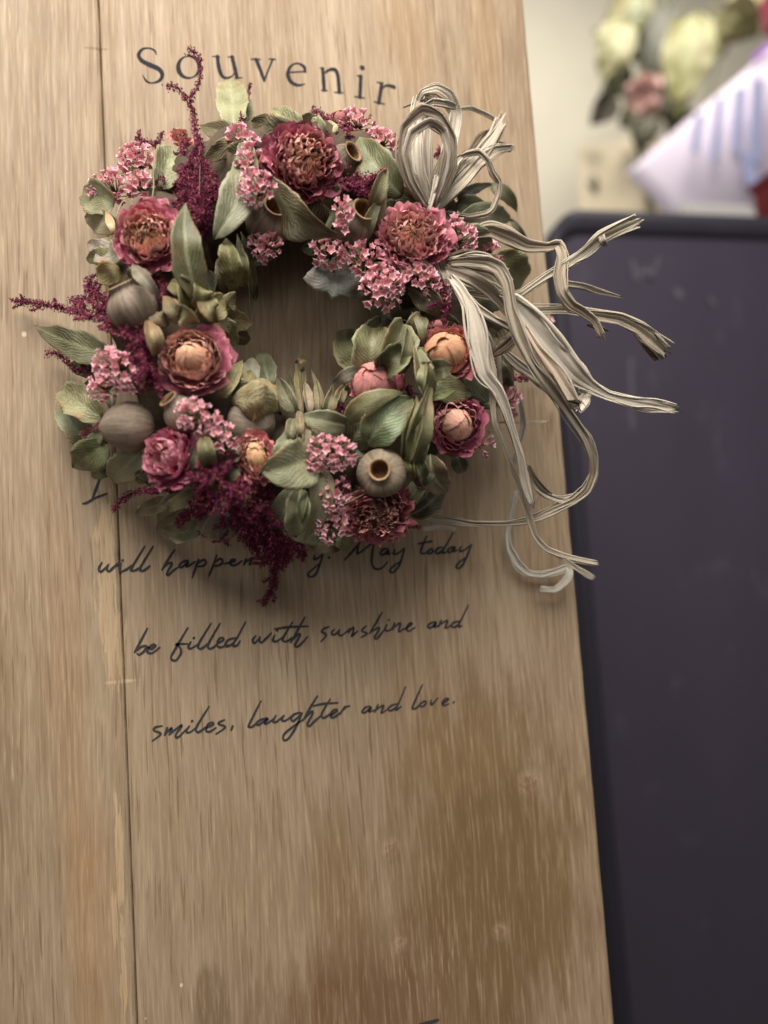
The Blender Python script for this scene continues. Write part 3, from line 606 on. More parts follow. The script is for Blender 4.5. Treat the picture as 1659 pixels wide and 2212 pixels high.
def statice(parent, u, v, a, b, rot, n, dh, facing=(0, -.1, 1), size=9.6, share=.58, tail=None, pale=0.0):
    """a head of statice: n florets domed over an a x b ellipse (half axes on the measuring grid)"""
    _ls[0] += 1; rnd = random.Random(_ls[0] * 7); n = int(n * 1.15 + .5); cr, sr = math.cos(math.radians(rot)), math.sin(math.radians(rot))
    c = PH(u, v, dh); px = PX(u, v, ring_h(u, v) + dh); ex, ey, ez = DIR(1, 0, 0), DIR(0, 1, 0), DIR(0, 0, 1); fd = Vector(facing)
    V, F, C = [], [], []; picked = []
    spots = []; tries = 0; sep = size * 1.22
    while len(spots) < n and tries < 4000:
        tries += 1; r = math.sqrt(rnd.random()); th = rnd.uniform(0, 2 * math.pi); x, y = r * math.cos(th), r * math.sin(th)
        X, Y = x * a * .94, y * b * .94
        if all((X - q[0]) ** 2 + (Y - q[1]) ** 2 > sep * sep for q in spots): spots.append((X, Y, x, y))
        elif tries % 60 == 0: sep *= .95
    spots.sort(key=lambda q: q[2] ** 2 + q[3] ** 2)
    for i, (X, Y, x, y) in enumerate(spots):
        rr = x * x + y * y; dome = math.sqrt(max(0, 1 - rr)) * min(a, b) * .75 + rnd.uniform(-.12, .12) * min(a, b)
        dx, dy = X * cr - Y * sr, X * sr + Y * cr
        pos = c + ex * (dx * px) + ey * (dy * px) + ez * (dome * px)
        nn = (ex * (x * cr - y * sr + rnd.uniform(-.45, .45) + fd.x) + ey * (x * sr + y * cr + rnd.uniform(-.45, .45) + fd.y) + ez * (.75 * fd.z)).normalized()
        e1 = nn.orthogonal().normalized(); e2 = nn.cross(e1); s = size * px * rnd.uniform(.70, 1.25)
        m = Matrix((e1 * s, e2 * s, nn * s * 1.15)).transposed().to_4x4(); m.translation = pos
        picked.append((m, rnd.choice((0, 1, 2, 3, 4, 0, 1, 2, 3, 4, 5, 6, 7))))
    nsub = int(round(len(picked) * share)); nsub = max(0, min(nsub, FL_MAX - _fl[0]))
    # own mesh: stalks, and the florets at the rim and behind
    base = c - ez * (min(a, b) * 1.1 * px)
    for m, k in picked:
        p = m.translation - (m.to_3x3() @ Vector((0, 0, .5))); o = len(V); d = (p - base); sx = d.orthogonal().normalized() * (1.5 * px); sy = d.cross(sx).normalized() * (1.5 * px)
        for q, w_ in ((base, 1.3), (p, .8)):
            for g in range(3): V.append(q + (sx * math.cos(g * 2.1) + sy * math.sin(g * 2.1)) * w_); C.append((.20, .16, .09))
        F += [(o + g, o + (g + 1) % 3, o + 3 + (g + 1) % 3, o + 3 + g) for g in range(3)]
    def bake(m, k):
        o = len(V); _, v_, f_, c_ = FLOR[k]
        V.extend(m @ Vector(q) for q in v_); F.extend(tuple(x + o for x in q) for q in f_); C.extend(mix(q, (.72, .55, .50), pale) for q in c_)
    for m, k in picked[nsub:]: bake(m, k)
    for q in range(int(n * .45)):                                        # a lower tier so no gap shows through
        m, k = picked[rnd.randrange(len(picked))]; m = m.copy(); m.translation = m.translation - ez * (size * 1.2 * px) + ex * rnd.uniform(-7, 7) * px + ey * rnd.uniform(-7, 7) * px; bake(m, k)
    head = link('statice_sprig', mesh(V, F, C, smooth=False), M_FLORET, parent)
    for m, k in picked[:nsub]:
        f = link('floret', FLOR[k][0], None, head); f.matrix_local = m; _fl[0] += 1
    return head
# ---- amaranth plumes
def amaranth(parent, paths, col=(.125, .011, .042), bristle=3.8, label=None, beady=False, name='amaranth_plume'):
    """paths: (points (u, v, dh, radius), density per grid unit); bristly clumps of tiny bracts round thin stems"""
    _ls[0] += 1; rnd = random.Random(_ls[0] * 5); SV, SF, SC = [], [], []; V, F, C = [], [], []
    extra = []
    for pts, dens in paths:
        if beady: continue
        for a_, b_ in zip(pts[:-1], pts[1:]):
            for _ in range(int((a_[3] + b_[3]) / 2 / 8.5 * math.hypot(b_[0] - a_[0], b_[1] - a_[1]) / 34 + rnd.random())):
                t = rnd.random(); c0 = [x + (y - x) * t for x, y in zip(a_, b_)]; an = math.atan2(b_[1] - a_[1], b_[0] - a_[0]) + rnd.choice((-1, 1)) * rnd.uniform(.3, 1.1); L = (c0[3] * 1.0 + 13) * rnd.uniform(.7, 1.15); h = c0[2] + rnd.uniform(0, .006)
                extra.append(([(c0[0], c0[1], h, 6), (c0[0] + L * .55 * math.cos(an), c0[1] + L * .55 * math.sin(an), h + .001, 6.5), (c0[0] + L * math.cos(an + .3), c0[1] + L * math.sin(an + .3) + 4, h, 4)], .85))
    paths = [([(p[0], p[1], p[2], p[3] * (.74 if p[3] > 15 else 1)) for p in pts], dens) for pts, dens in paths] + extra
    for pts, dens in paths:
        q = catmull([tuple(p) for p in pts], 8); cs = [PH(a[0], a[1], a[2]) for a in q]; n = len(q)
        for i, p in enumerate(cs):                                       # stem
            tg = (cs[min(i + 1, n - 1)] - cs[max(i - 1, 0)]).normalized(); e1 = tg.orthogonal().normalized(); e2 = tg.cross(e1); rr = .00032
            for g in range(4): SV.append(p + (e1 * math.cos(g * 1.57) + e2 * math.sin(g * 1.57)) * rr); SC.append((.14, .03, .035))
        o = len(SV) - 4 * n; SF += grid_faces(n, 4, o, True)
        for i in range(n - 1):
            seg = math.hypot(q[i + 1][0] - q[i][0], q[i + 1][1] - q[i][1]); cnt = seg * dens * (.85 + .17 * q[i][3] ** 1.2); cnt = int(cnt) + (rnd.random() < cnt % 1)
            for _ in range(cnt):
                t = rnd.random(); cpt = cs[i].lerp(cs[i + 1], t); px = PX(q[i][0], q[i][1], .05); rad = (q[i][3] * (1 - t) + q[i + 1][3] * t) * px
                lump = 1 + .45 * noise.noise(Vector((q[i][0] * .12, q[i][1] * .12, 2.0)))
                d = Vector((rnd.gauss(0, 1), rnd.gauss(0, 1), rnd.gauss(0, 1))).normalized(); p = cpt + d * (rad * lump * rnd.random() ** .75)
                ton = rnd.uniform(.55, 1.5); cc = tuple(x * ton for x in col)
                if rnd.random() < .045: cc = (.38, .17, .07)
                elif rnd.random() < .2: cc = mix(cc, (.42, .10, .17), .6)
                for b in range(5):                                       # a bur of short bracts
                    dd = (d * .8 + Vector((rnd.gauss(0, 1), rnd.gauss(0, 1), rnd.gauss(0, 1)))).normalized(); L = bristle * px * rnd.uniform(.6, 1.35); wv = dd.orthogonal().normalized() * (L * (.42 if beady else .26)); w2 = dd.cross(wv)
                    o = len(V); V += [p + wv, p - wv * .5 + w2 * .87, p - wv * .5 - w2 * .87, p + dd * L]; F += [(o, o + 1, o + 3), (o + 1, o + 2, o + 3), (o + 2, o, o + 3)]
                    C += [cc, cc, cc, tuple(min(1, x * 1.5 + .012) for x in cc)]
    st = link(name, mesh(SV, SF, SC), M_AMAR, parent)
    if label: st['label'] = label
    bl_ = link('bracts', mesh(V, F, C, smooth=False), M_AMAR, st); bl_['kind'] = 'stuff'
    return st
# ------------------------------------------------------------------ out-of-focus plants and paper behind
bq = empty('potted_plant', Q(1450, 470, 1.85)); tag(bq, 'blurred plant with broad yellow green leaves and a pink bloom behind the bin', 'plant')
def bleaf(base, tip, wd, col, y, name='leaf', kind='broad', **kw):
    y += .6; b = (base[0], base[1], -y); t = (tip[0], tip[1], -y - .02)
    px = PX(base[0], base[1], -y) / PX(base[0], base[1], .05)
    me = leaf_mesh(b, t, wd * px, kind, col, absolute=True, lift=.03, edge=mix(col, (.5, .5, .3), .12), rib=mix(col, (.5, .5, .3), .15), **kw)
    return put(link(name, me, M_LEAF), bq)
YG = (.30, .305, .12)
for base, tip, wd, col, y in (((1500, 30), (1465, 250), 105, YG, 1.10), ((1560, 20), (1640, 75), 90, (.30, .29, .15), 1.15), ((1345, 40), (1300, 175), 85, (.33, .34, .18), 1.15), ((1400, -30), (1290, 90), 80, (.36, .35, .22), 1.22),
                              ((1360, 110), (1285, 140), 60, (.36, .36, .22), 1.2), ((1440, -20), (1400, 190), 70, (.05, .055, .03), 1.3), ((1400, 60), (1415, 300), 50, (.06, .06, .04), 1.32), ((1330, 210), (1275, 270), 60, (.10, .085, .07), 1.25),  # darkest leaves stand in colour for the shadow gaps in the foliage
                              ((1400, 250), (1380, 330), 70, (.12, .12, .07), 1.25), ((1550, 130), (1540, 0), 55, (.14, .14, .09), 1.28), ((1380, -10), (1385, 90), 45, (.20, .23, .12), 1.2), ((1480, 230), (1440, 290), 55, (.1, .11, .06), 1.22),
                              ((1275, 380), (1290, 420), 26, (.3, .28, .22), 1.25), ((1620, -20), (1590, 60), 70, (.4, .37, .22), 1.2)):
    bleaf(base, tip, wd, col, y)
def bflower(u, v, r, y, col):
    V, F, C = [], [], []; c = Q(u, v, y); px = PX(u, v, -y); rnd = random.Random(4)
    root = None
    for k in range(12):
        a = k * 2.4; rr = r * (.35 + .55 * (k / 12)); b = (u, v, -y - .01); t = (u + rr * math.cos(a), v + rr * math.sin(a), -y - .02 + .01 * k / 12)
        me = leaf_mesh(b, t, r * .95 * PX(u, v, -y) / PX(u, v, .05), 'round', col, absolute=True, lift=.012, edge=mix(col, (.8, .65, .62), .5), rib=col, cup=.3, wave=.2, ns=6, nt=8)
        o = link('bloom' if root is None else 'petal', me, M_PETAL)
        if root is None: root = put(o, bq)
        else: o.parent = root
bflower(1390, 205, 58, 1.72, (.58, .36, .36))
stem_v, stem_f = [], []
for (u0, v0), (u1, v1) in (((1405, 480), (1375, 20)), ((1440, 480), (1500, 60)), ((1470, 480), (1570, 40)), ((1420, 480), (1325, 120))):
    for u, v in ((u0, v0), (u1, v1)):
        c = Q(u, v, 1.87)
        for g in range(5): stem_v.append((c.x + .006 * math.cos(g * 1.257), c.y + .006 * math.sin(g * 1.257), c.z))
    o = len(stem_v) - 10; stem_f += [(o + g, o + (g + 1) % 5, o + 5 + (g + 1) % 5, o + 5 + g) for g in range(5)]
put(link('stem', mesh(stem_v, stem_f, [(.13, .14, .07)] * len(stem_v)), M_LEAF), bq)
# a bent sheet of pale lilac wrapping paper
M_PAPER = plain('lilac_paper', (.70, .62, .74), .6, .05, 20, .1); M_BLUEP = plain('pale_blue_print', (.42, .46, .72), .6, .1, 30)
def sheet(name, quad, mat, label, cat, bulge=.05, th=.002):
    V = []; n = 12
    (a, b, c, d) = [Q(q[0], q[1], q[2] + .5) for q in quad]
    for i in range(n + 1):
        for j in range(n + 1):
            s, t = i / n, j / n; p = a * (1 - s) * (1 - t) + b * s * (1 - t) + c * s * t + d * (1 - s) * t
            V.append(p + Vector((0, -bulge * math.sin(math.pi * s) * math.sin(math.pi * t) + .012 * math.sin(s * 14), 0)))
    o = link(name, mesh(V, grid_faces(n + 1, n + 1)), mat); md = o.modifiers.new('thickness', 'SOLIDIFY'); md.thickness = th
    if label: tag(o, label, cat)
    return o
pp = sheet('wrapping_paper', ((1352, 372, 1.02), (1790, 0, 1.02), (1790, 420, .98), (1480, 500, .98)), M_PAPER, 'blurred pale lilac paper sheet slanting up to the right in front of the leaves', 'paper')
for i, (u0, v0, u1, v1, wd) in enumerate(((1512, 245, 1500, 330, 16), (1555, 210, 1545, 345, 15), (1600, 190, 1590, 330, 20), (1638, 170, 1630, 350, 22), (1615, 330, 1625, 400, 30))):
    px = PX(u0, v0, -1.42); V = [Q(u0 - wd / 2, v0, .438 + 1.0), Q(u0 + wd / 2, v0, .438 + 1.0), Q(u1 + wd / 2, v1, 1.435), Q(u1 - wd / 2, v1, 1.435)]
    o = link('printed_stripe', mesh(V, [(0, 1, 2, 3)], smooth=False), M_BLUEP, pp)
V = [Q(1430, 305, .99), Q(1800, -25, .99), Q(1800, 20, .985), Q(1440, 318, .985)]
bnd = sheet('violet_edge', ((1622, 124, 1.0), (1790, -18, 1.0), (1790, 10, .995), (1626, 134, .995)), plain('violet_band', (.26, .10, .42), .6), None, None, .0); bnd.parent = pp
tan = sheet('kraft_paper', ((1250, 310, 1.45), (1570, 290, 1.45), (1570, 600, 1.4), (1250, 600, 1.4)), plain('kraft', (.66, .57, .42), .8, .08, 12), 'blurred tan paper sheet beneath the leaves at the top right', 'paper', .03)
def box(name, c, s, mat, label=None, cat=None, bev=.01):
    bm = bmesh.new(); bmesh.ops.create_cube(bm, size=1.0)
    for v in bm.verts: v.co = Vector((v.co.x * s[0], v.co.y * s[1], v.co.z * s[2]))
    bmesh.ops.bevel(bm, geom=bm.edges[:], offset=bev, segments=2, affect='EDGES'); me = bpy.data.meshes.new(name); bm.to_mesh(me); bm.free()
    o = link(name, me, mat); o.location = c
    if label: tag(o, label, cat)
    return o
M_RED = plain('deep_red', (.17, .012, .018), .5, .2, 30)
c = Q(1650, 450, 1.0)
rb = box('gift_box', (c.x + .03, .955, c.z - .02), (.13, .08, .13), M_RED, 'blurred deep red box at the right edge above the bin', 'box')
lid = box('lid', (0, 0, .057), (.138, .088, .02), M_RED, bev=.004); lid.parent = rb
rb_ = random.Random(5)
for k in range(14):
    u, v = rb_.uniform(1280, 1560), rb_.uniform(-20, 270); a = rb_.uniform(0, 6.3); L = rb_.uniform(60, 110)
    bleaf((u, v), (u + L * math.cos(a), v + L * math.sin(a)), rb_.uniform(45, 75), rb_.choice(((.22, .22, .13), (.10, .11, .065), (.30, .30, .17), (.13, .12, .10), (.055, .06, .04))), 1.33 + .004 * k)
c = Q(1690, 30, 1.35); rf = box('ribbon_spool', (c.x, 1.35, c.z), (.11, .06, .12), plain('rose_red', (.35, .06, .10), .6), 'blurred rose red block at the top right corner', 'spool')
c = Q(1540, 462, .98); wb = box('white_tray', (c.x, 1.0, c.z - .03), (.18, .10, .085), plain('white_card', (.78, .76, .74), .7, .03), 'blurred white tray between the bin and the red box', 'tray')
# ------------------------------------------------------------------ the wreath
wr = empty('dried_flower_wreath', (0, 0, 0))
tag(wr, 'dried flower wreath with roses, gum nuts, pink statice and a raffia bow, on the board', 'wreath')
# ring of dark bound twigs
V, C = [], []; na, nb = 96, 16
for i in range(na):
    A = 2 * math.pi * i / na
    for j in range(nb):
        B = 2 * math.pi * j / nb; d = Vector((math.cos(A), 0, math.sin(A)))
        rr = .027 * (1 + .16 * noise.noise(Vector((A * 7, B * 2, 1))) + .10 * math.sin(B * 3 + A * 24))
        p = d * (.0735 + rr * math.cos(B) * .85) + Vector((0, -.030 + rr * math.sin(B), 0)); V.append(p); C.append(mix((.045, .03, .02), (.10, .07, .045), .5 + noise.noise(p * 90)))
F = [(i * nb + j, i * nb + (j + 1) % nb, ((i + 1) % na) * nb + (j + 1) % nb, ((i + 1) % na) * nb + j) for i in range(na) for j in range(nb)]
link('twig_ring', mesh(V, F, C), M_TWIG, wr)
GS = (.215, .23, .145); GM = (.108, .122, .055); GO = (.23, .21, .095); GD = (.07, .088, .048); GB = (.30, .235, .145); GP = (.31, .335, .215); GV = (.19, .17, .165); GBL = (.27, .305, .30); OL = (.12, .125, .045)
# filling of dark leaves under everything, so the ring does not show
rf_ = random.Random(21)
for k in range(84):
    a = 2 * math.pi * (k + rf_.random()) / 84; d = (rf_.choice((190, 235, 285, 330, 385, 425))) + rf_.uniform(-14, 14)
    u, v = 655 + d * math.cos(a) * 1.02, 715 + d * math.sin(a); b = a + rf_.uniform(-1.3, 1.3) + (0 if d > 280 else math.pi)
    L = rf_.uniform(55, 85); h = -.016 if 190 < d < 400 else -.008
    leaf(wr, (u - L * .5 * math.cos(b), v - L * .5 * math.sin(b), h - .006), (u + L * .5 * math.cos(b), v + L * .5 * math.sin(b), h + .004), rf_.uniform(34, 52), rf_.choice(('oval', 'lance', 'round')), rf_.choice((GD, GM, GO, GB, OL, GD)), roll=rf_.uniform(-30, 30), cup=rf_.uniform(0, .4), wave=.15, crinkle=rf_.choice((0, .25, .35)), ns=6, nt=9, lift=.004)
L_ = lambda *a, **k: leaf(wr, *a, **k)
# --- top
L_((506, 282, -.01), (497, 170, -.012), 84, 'round', GP, cup=.15, wave=.08, label='pale rounded leaf standing up at the top')
L_((536, 262, -.015), (520, 205, -.015), 50, 'round', GS)
L_((545, 305, .0), (434, 272, -.004), 60, 'oval', (.15, .135, .08), roll=20, wave=.1)
L_((560, 330, .0), (470, 335, .0), 56, 'oval', (.17, .145, .10), wave=.3, crinkle=.4, fold=20); L_((520, 300, .002), (440, 345, .004), 44, 'oval', (.20, .165, .10), wave=.3, crinkle=.4)
L_((628, 292, .004), (545, 262, .004), 62, 'oval', (.15, .145, .11), wave=.25, crinkle=.25, roll=-15)
L_((650, 290, -.004), (592, 236, -.006), 62, 'oval', GP, wave=.25, crinkle=.2)
L_((640, 270, -.006), (690, 258, -.006), 40, 'oval', GS, wave=.2)
L_((700, 305, .0), (668, 262, .0), 54, 'round', GP, cup=.3, crinkle=.2); L_((720, 300, -.006), (705, 262, -.006), 40, 'round', (.40, .40, .27), crinkle=.2)
L_((350, 408, .002), (374, 316, .004), 72, 'round', (.30, .34, .24), crinkle=.3, cup=.3)
L_((300, 410, -.006), (262, 360, -.006), 60, 'round', GS)
L_((248, 445, -.002), (176, 414, -.004), 88, 'round', GS, cup=.25, wave=.15); L_((262, 490, -.006), (186, 470, -.01), 70, 'round', (.20, .20, .13), wave=.2)
L_((246, 505, .006), (229, 453, .008), 22, 'lance', (.52, .38, .26), cup=.3, crinkle=.1)
# --- long eucalyptus leaves left of the top
L_((462, 518, .012), (527, 272, .014), 78, 'lance', (.165, .20, .135), lat=26, roll=-14, wave=.12, lift=.012, edge=(.34, .31, .2), label='long grey green leaf with a pale margin')
L_((434, 652, .012), (402, 436, .022), 76, 'lance', (.17, .19, .11), lat=-14, roll=12, fold=8, wave=.06, lift=.012, rib=(.45, .46, .26), label='long olive leaf with a pale midrib')
L_((545, 640, -.006), (520, 500, .002), 30, 'lance', GM, lat=6, roll=25); L_((528, 605, .004), (512, 505, .006), 26, 'lance', (.16, .18, .1), roll=-25); L_((552, 650, -.014), (540, 560, -.012), 26, 'lance', GD)
L_((505, 625, .006), (488, 515, .010), 54, 'oval', (.24, .24, .11), crinkle=.4, wave=.25); L_((525, 620, .004), (522, 540, .008), 34, 'oval', (.19, .2, .1), fold=20, crinkle=.3)
L_((500, 640, .002), (470, 560, .004), 40, 'oval', (.15, .15, .07), crinkle=.4)
# --- papery bracts on the left
L_((262, 562, .004), (190, 526, .004), 64, 'oval', (.31, .30, .31), crinkle=.4, wave=.3); L_((262, 588, .006), (206, 594, .004), 60, 'oval', (.33, .29, .16), crinkle=.4, wave=.3)
L_((286, 572, .018), (346, 644, .018), 32, 'lance', (.29, .27, .26), crinkle=.4, cup=.1, wave=.3, lift=.010); L_((248, 545, .0), (186, 562, .0), 46, 'oval', (.26, .27, .14), crinkle=.4)
L_((280, 555, .0), (222, 515, .0), 44, 'oval', (.3, .29, .2), crinkle=.4); L_((305, 585, .004), (275, 600, .006), 36, 'oval', (.26, .22, .14), crinkle=.4)
for b_, t_, w_, c_ in (((398, 690, .004), (398, 588, .012), 74, (.235, .215, .09)), ((432, 695, .008), (486, 642, .012), 62, (.27, .25, .115)), ((465, 690, .006), (547, 695, .006), 60, (.25, .21, .11)), ((445, 668, .010), (428, 612, .016), 52, (.25, .24, .10)),
                       ((472, 690, .004), (513, 742, .004), 54, (.19, .20, .10)), ((400, 702, .008), (352, 640, .010), 44, (.30, .25, .16)), ((420, 700, .012), (380, 664, .014), 46, (.27, .25, .13)), ((478, 668, .008), (512, 640, .006), 44, (.21, .2, .1)),
                       ((440, 640, .012), (462, 690, .016), 44, (.29, .26, .14)), ((365, 700, .006), (322, 672, .006), 36, (.3, .23, .16)), ((500, 720, -.004), (540, 735, -.006), 44, (.16, .13, .07)), ((410, 630, .012), (372, 610, .01), 46, (.24, .22, .1))):
    L_(b_, t_, w_, 'oval', c_, crinkle=.42, wave=.35, roll=rf_.uniform(-35, 35), cup=rf_.uniform(-.2, .3), edge=mix(c_, (.42, .36, .22), .5))
L_((336, 768, .010), (322, 688, .014), 42, 'oval', (.36, .28, .19), crinkle=.35, cup=.4, roll=25, label='tan pink curled bract beside the peach hearted rose')
L_((478, 862, .008), (524, 776, .010), 42, 'lance', (.34, .30, .18), crinkle=.25, fold=25, roll=-20)
# --- dark leaf reaching left
L_((262, 775, -.004), (72, 702, .0), 82, 'lance', (.105, .12, .062), lat=-8, wave=.12, rib=(.27, .28, .15), label='long dark leaf reaching out to the left'); L_((240, 800, -.01), (150, 790, -.012), 60, 'oval', GD)
# --- lower left
L_((222, 905, .0), (130, 842, -.002), 92, 'round', (.29, .30, .19), crinkle=.3, wave=.25, cup=.2); L_((196, 970, -.008), (126, 872, -.01), 74, 'round', (.24, .285, .2), cup=.1)
L_((232, 958, -.002), (158, 1008, -.004), 92, 'oval', (.16, .21, .105), wave=.15); L_((240, 1000, -.006), (198, 1032, -.008), 46, 'oval', (.15, .2, .1)); L_((214, 930, .002), (190, 980, .002), 40, 'oval', (.3, .33, .22))
L_((305, 975, .006), (243, 1034, .006), 82, 'round', (.255, .315, .255), cup=.12, label='round blue green leaf under the side lying gum nut'); L_((318, 1010, .002), (296, 1045, .0), 40, 'oval', GD)
L_((338, 1062, .0), (213, 1010, .002), 44, 'strip', (.22, .2, .12), roll=58, lat=22, edge=(.5, .45, .33), wave=.1)
L_((378, 1078, -.006), (290, 1108, -.012), 48, 'lance', (.15, .165, .1), fold=20); L_((388, 1060, -.002), (342, 1128, -.008), 48, 'oval', (.20, .175, .19), cup=-.3, crinkle=.12); L_((432, 1058, .0), (362, 1098, -.002), 36, 'strip', (.29, .29, .20), fold=10, crinkle=.15)
L_((446, 1140, -.012), (340, 1142, -.014), 98, 'oval', (.275, .32, .245), cup=.1, lat=8, label='round silver green leaf at the bottom left'); L_((440, 1115, -.004), (342, 1138, -.006), 62, 'oval', (.15, .165, .11), cup=-.1)
# --- bottom
L_((568, 1090, -.004), (538, 1152, -.008), 66, 'round', (.16, .185, .11)); L_((505, 1100, -.006), (440, 1160, -.01), 60, 'oval', GD)
L_((652, 1052, .004), (600, 1160, .0), 62, 'oval', (.20, .215, .15), lat=12, fold=15, roll=20); L_((648, 1058, .010), (636, 1158, .010), 62, 'oval', (.25, .285, .19), fold=34, wave=.15, crinkle=.12); L_((660, 1062, .014), (646, 1140, .012), 30, 'lance', (.16, .19, .11), roll=50)
L_((684, 990, .012), (656, 1168, .010), 60, 'lance', (.26, .29, .195), lat=-20, fold=15, crinkle=.12, roll=-12, label='folded silver green leaf at the bottom centre')
L_((600, 1150, -.008), (745, 1178, -.012), 56, 'oval', (.19, .205, .125), lat=-12, wave=.12); L_((660, 1168, -.006), (738, 1186, -.012), 44, 'oval', (.19, .165, .13), crinkle=.15); L_((720, 1160, -.012), (760, 1180, -.016), 40, 'round', (.17, .2, .12))
L_((682, 985, .010), (562, 1016, .016), 108, 'lance', (.235, .275, .185), lat=-10, fold=6, rib=(.5, .5, .3), label='broad grey green leaf pointing left under the small peach rose')
L_((618, 1010, .008), (622, 922, .010), 62, 'broad', (.21, .25, .165)); 
L_((756, 922, .010), (646, 899, .018), 54, 'lance', (.175, .205, .125), rib=(.55, .52, .28), edge=(.42, .44, .3), label='narrow leaf with a bright midrib pointing left at the bottom centre')
# --- bracts standing up at the bottom of the hole and hanging below
for b_, t_, w_, c_ in (((655, 900, .004), (640, 778, .0), 24, (.27, .23, .13)), ((668, 898, .008), (658, 822, .012), 28, (.32, .27, .20)), ((702, 892, .002), (672, 796, .0), 20, (.33, .28, .17)), ((690, 895, .008), (684, 818, .010), 22, (.25, .22, .13)), ((700, 900, .004), (722, 828, .004), 34, (.20, .19, .10)),
                       ((708, 892, .0), (738, 838, .0), 32, (.23, .21, .12)), ((640, 880, .002), (622, 800, .0), 26, (.16, .17, .09)), ((720, 884, .0), (748, 826, -.002), 30, (.22, .2, .13)), ((650, 870, -.004), (655, 790, -.008), 24, (.15, .14, .07)), ((640, 895, .006), (600, 815, .006), 46, (.105, .115, .06)),
                       ((655, 898, .010), (636, 1006, .010), 24, (.22, .21, .12)), ((664, 902, .012), (652, 1002, .012), 22, (.25, .22, .14)), ((674, 912, .010), (664, 1012, .010), 24, (.17, .17, .09)), ((680, 915, .008), (692, 990, .008), 26, (.15, .15, .08)), ((632, 905, .008), (626, 960, .010), 30, (.14, .155, .085)), ((646, 888, .012), (650, 950, .016), 20, (.24, .2, .12)),
                       ((690, 960, .006), (700, 1040, .006), 34, (.16, .15, .09)), ((665, 905, .004), (700, 950, .004), 34, (.15, .14, .08))):
    L_(b_, t_, w_, 'lance', c_, crinkle=.3, fold=rf_.uniform(10, 40), roll=rf_.uniform(-40, 40), wave=.2, ns=8, nt=12, edge=mix(c_, (.45, .38, .26), .5))
L_((640, 785, .002), (655, 775, .0), 26, 'fan', (.40, .33, .2), crinkle=.3)
L_((502, 868, .008), (604, 888, .010), 92, 'oval', (.33, .305, .195), crinkle=.3, cup=-.45, lift=.016, lat=-10, label='puffed papery bract above a gum nut'); L_((548, 815, .006), (600, 895, .006), 60, 'oval', (.30, .28, .17), crinkle=.3, cup=-.3); L_((520, 850, .010), (545, 800, .012), 44, 'oval', (.29, .27, .15), crinkle=.35)
L_((540, 832, .0), (546, 772, -.002), 44, 'round', (.29, .31, .30)); L_((582, 835, -.006), (566, 762, -.01), 56, 'round', (.19, .225, .16)); L_((500, 832, .004), (540, 845, .01), 46, 'oval', (.22, .21, .12), crinkle=.3)
L_((775, 798, .002), (720, 826, .002), 34, 'lance', (.23, .22, .22), crinkle=.15); L_((780, 830, .0), (745, 850, -.002), 36, 'oval', GD)
L_((452, 1008, .012), (440, 942, .016), 40, 'oval', (.21, .20, .10), fold=25, crinkle=.2); L_((468, 990, .008), (528, 948, .008), 34, 'lance', (.22, .2, .15), lat=14, cup=.3); L_((470, 1050, .006), (520, 985, .006), 50, 'oval', GM); L_((395, 1040, .006), (425, 960, .006), 40, 'oval', GM)
# --- olive cupped leaves right of the hole
EO = (.36, .35, .19)
L_((822, 800, .002), (742, 712, .0), 84, 'round', OL, cup=.25, edge=EO, lat=-18); L_((800, 805, .008), (806, 706, .010), 92, 'round', (.15, .155, .075), cup=.3, edge=EO); L_((838, 802, .012), (872, 700, .014), 78, 'round', (.14, .15, .07), cup=.75, roll=15, edge=EO); L_((862, 806, .016), (880, 706, .020), 40, 'oval', (.15, .16, .075), cup=.6, roll=55, edge=EO)
L_((830, 795, .018), (868, 760, .018), 56, 'round', (.12, .13, .06), cup=.8, edge=EO); L_((800, 735, -.004), (830, 690, -.01), 60, 'oval', (.10, .10, .045)); L_((886, 725, .004), (912, 682, .004), 44, 'round', (.18, .19, .11), cup=.3); L_((918, 748, .006), (888, 674, .006), 24, 'lance', (.17, .19, .13), roll=30, lat=6)
L_((910, 690, -.002), (1012, 722, -.002), 62, 'lance', (.075, .10, .06)); L_((860, 700, -.012), (810, 655, -.014), 70, 'oval', GD); L_((880, 622, .002), (958, 694, .002), 54, 'lance', (.09, .10, .055), lat=-10, edge=(.3, .27, .18)); L_((838, 572, .006), (944, 616, .008), 46, 'lance', (.20, .175, .13), lat=-18, roll=-25, edge=(.36, .3, .22))
L_((742, 918, .010), (872, 848, .020), 50, 'lance', (.185, .18, .085), lat=-14, fold=-12, lift=.012, edge=EO); L_((752, 968, .0), (800, 895, .006), 84, 'oval', (.10, .115, .06)); L_((792, 964, .010), (888, 862, .016), 84, 'oval', (.115, .19, .10), cup=.2, lat=-8, edge=(.3, .34, .2), label='vivid green leaf beside the pleated leaves'); L_((750, 1000, -.004), (790, 960, .0), 60, 'oval', GD)
for b_, t_, w_, r_ in (((868, 990, .012), (902, 852, .020), 38, 35), ((882, 1004, .014), (918, 848, .022), 34, -25), ((895, 1006, .014), (934, 826, .022), 40, 30), ((908, 1010, .010), (930, 890, .016), 34, -30), ((930, 880, .016), (893, 726, .016), 44, 25), ((884, 985, .010), (892, 1042, .008), 26, 20), ((902, 990, .008), (920, 1036, .006), 28, -20), ((912, 850, .022), (918, 770, .018), 26, -35), ((875, 960, .018), (925, 830, .026), 22, 55)):
    L_(b_, t_, w_, 'lance', (.185, .205, .095), fold=24, roll=r_, wave=.18, edge=EO, lift=.01)
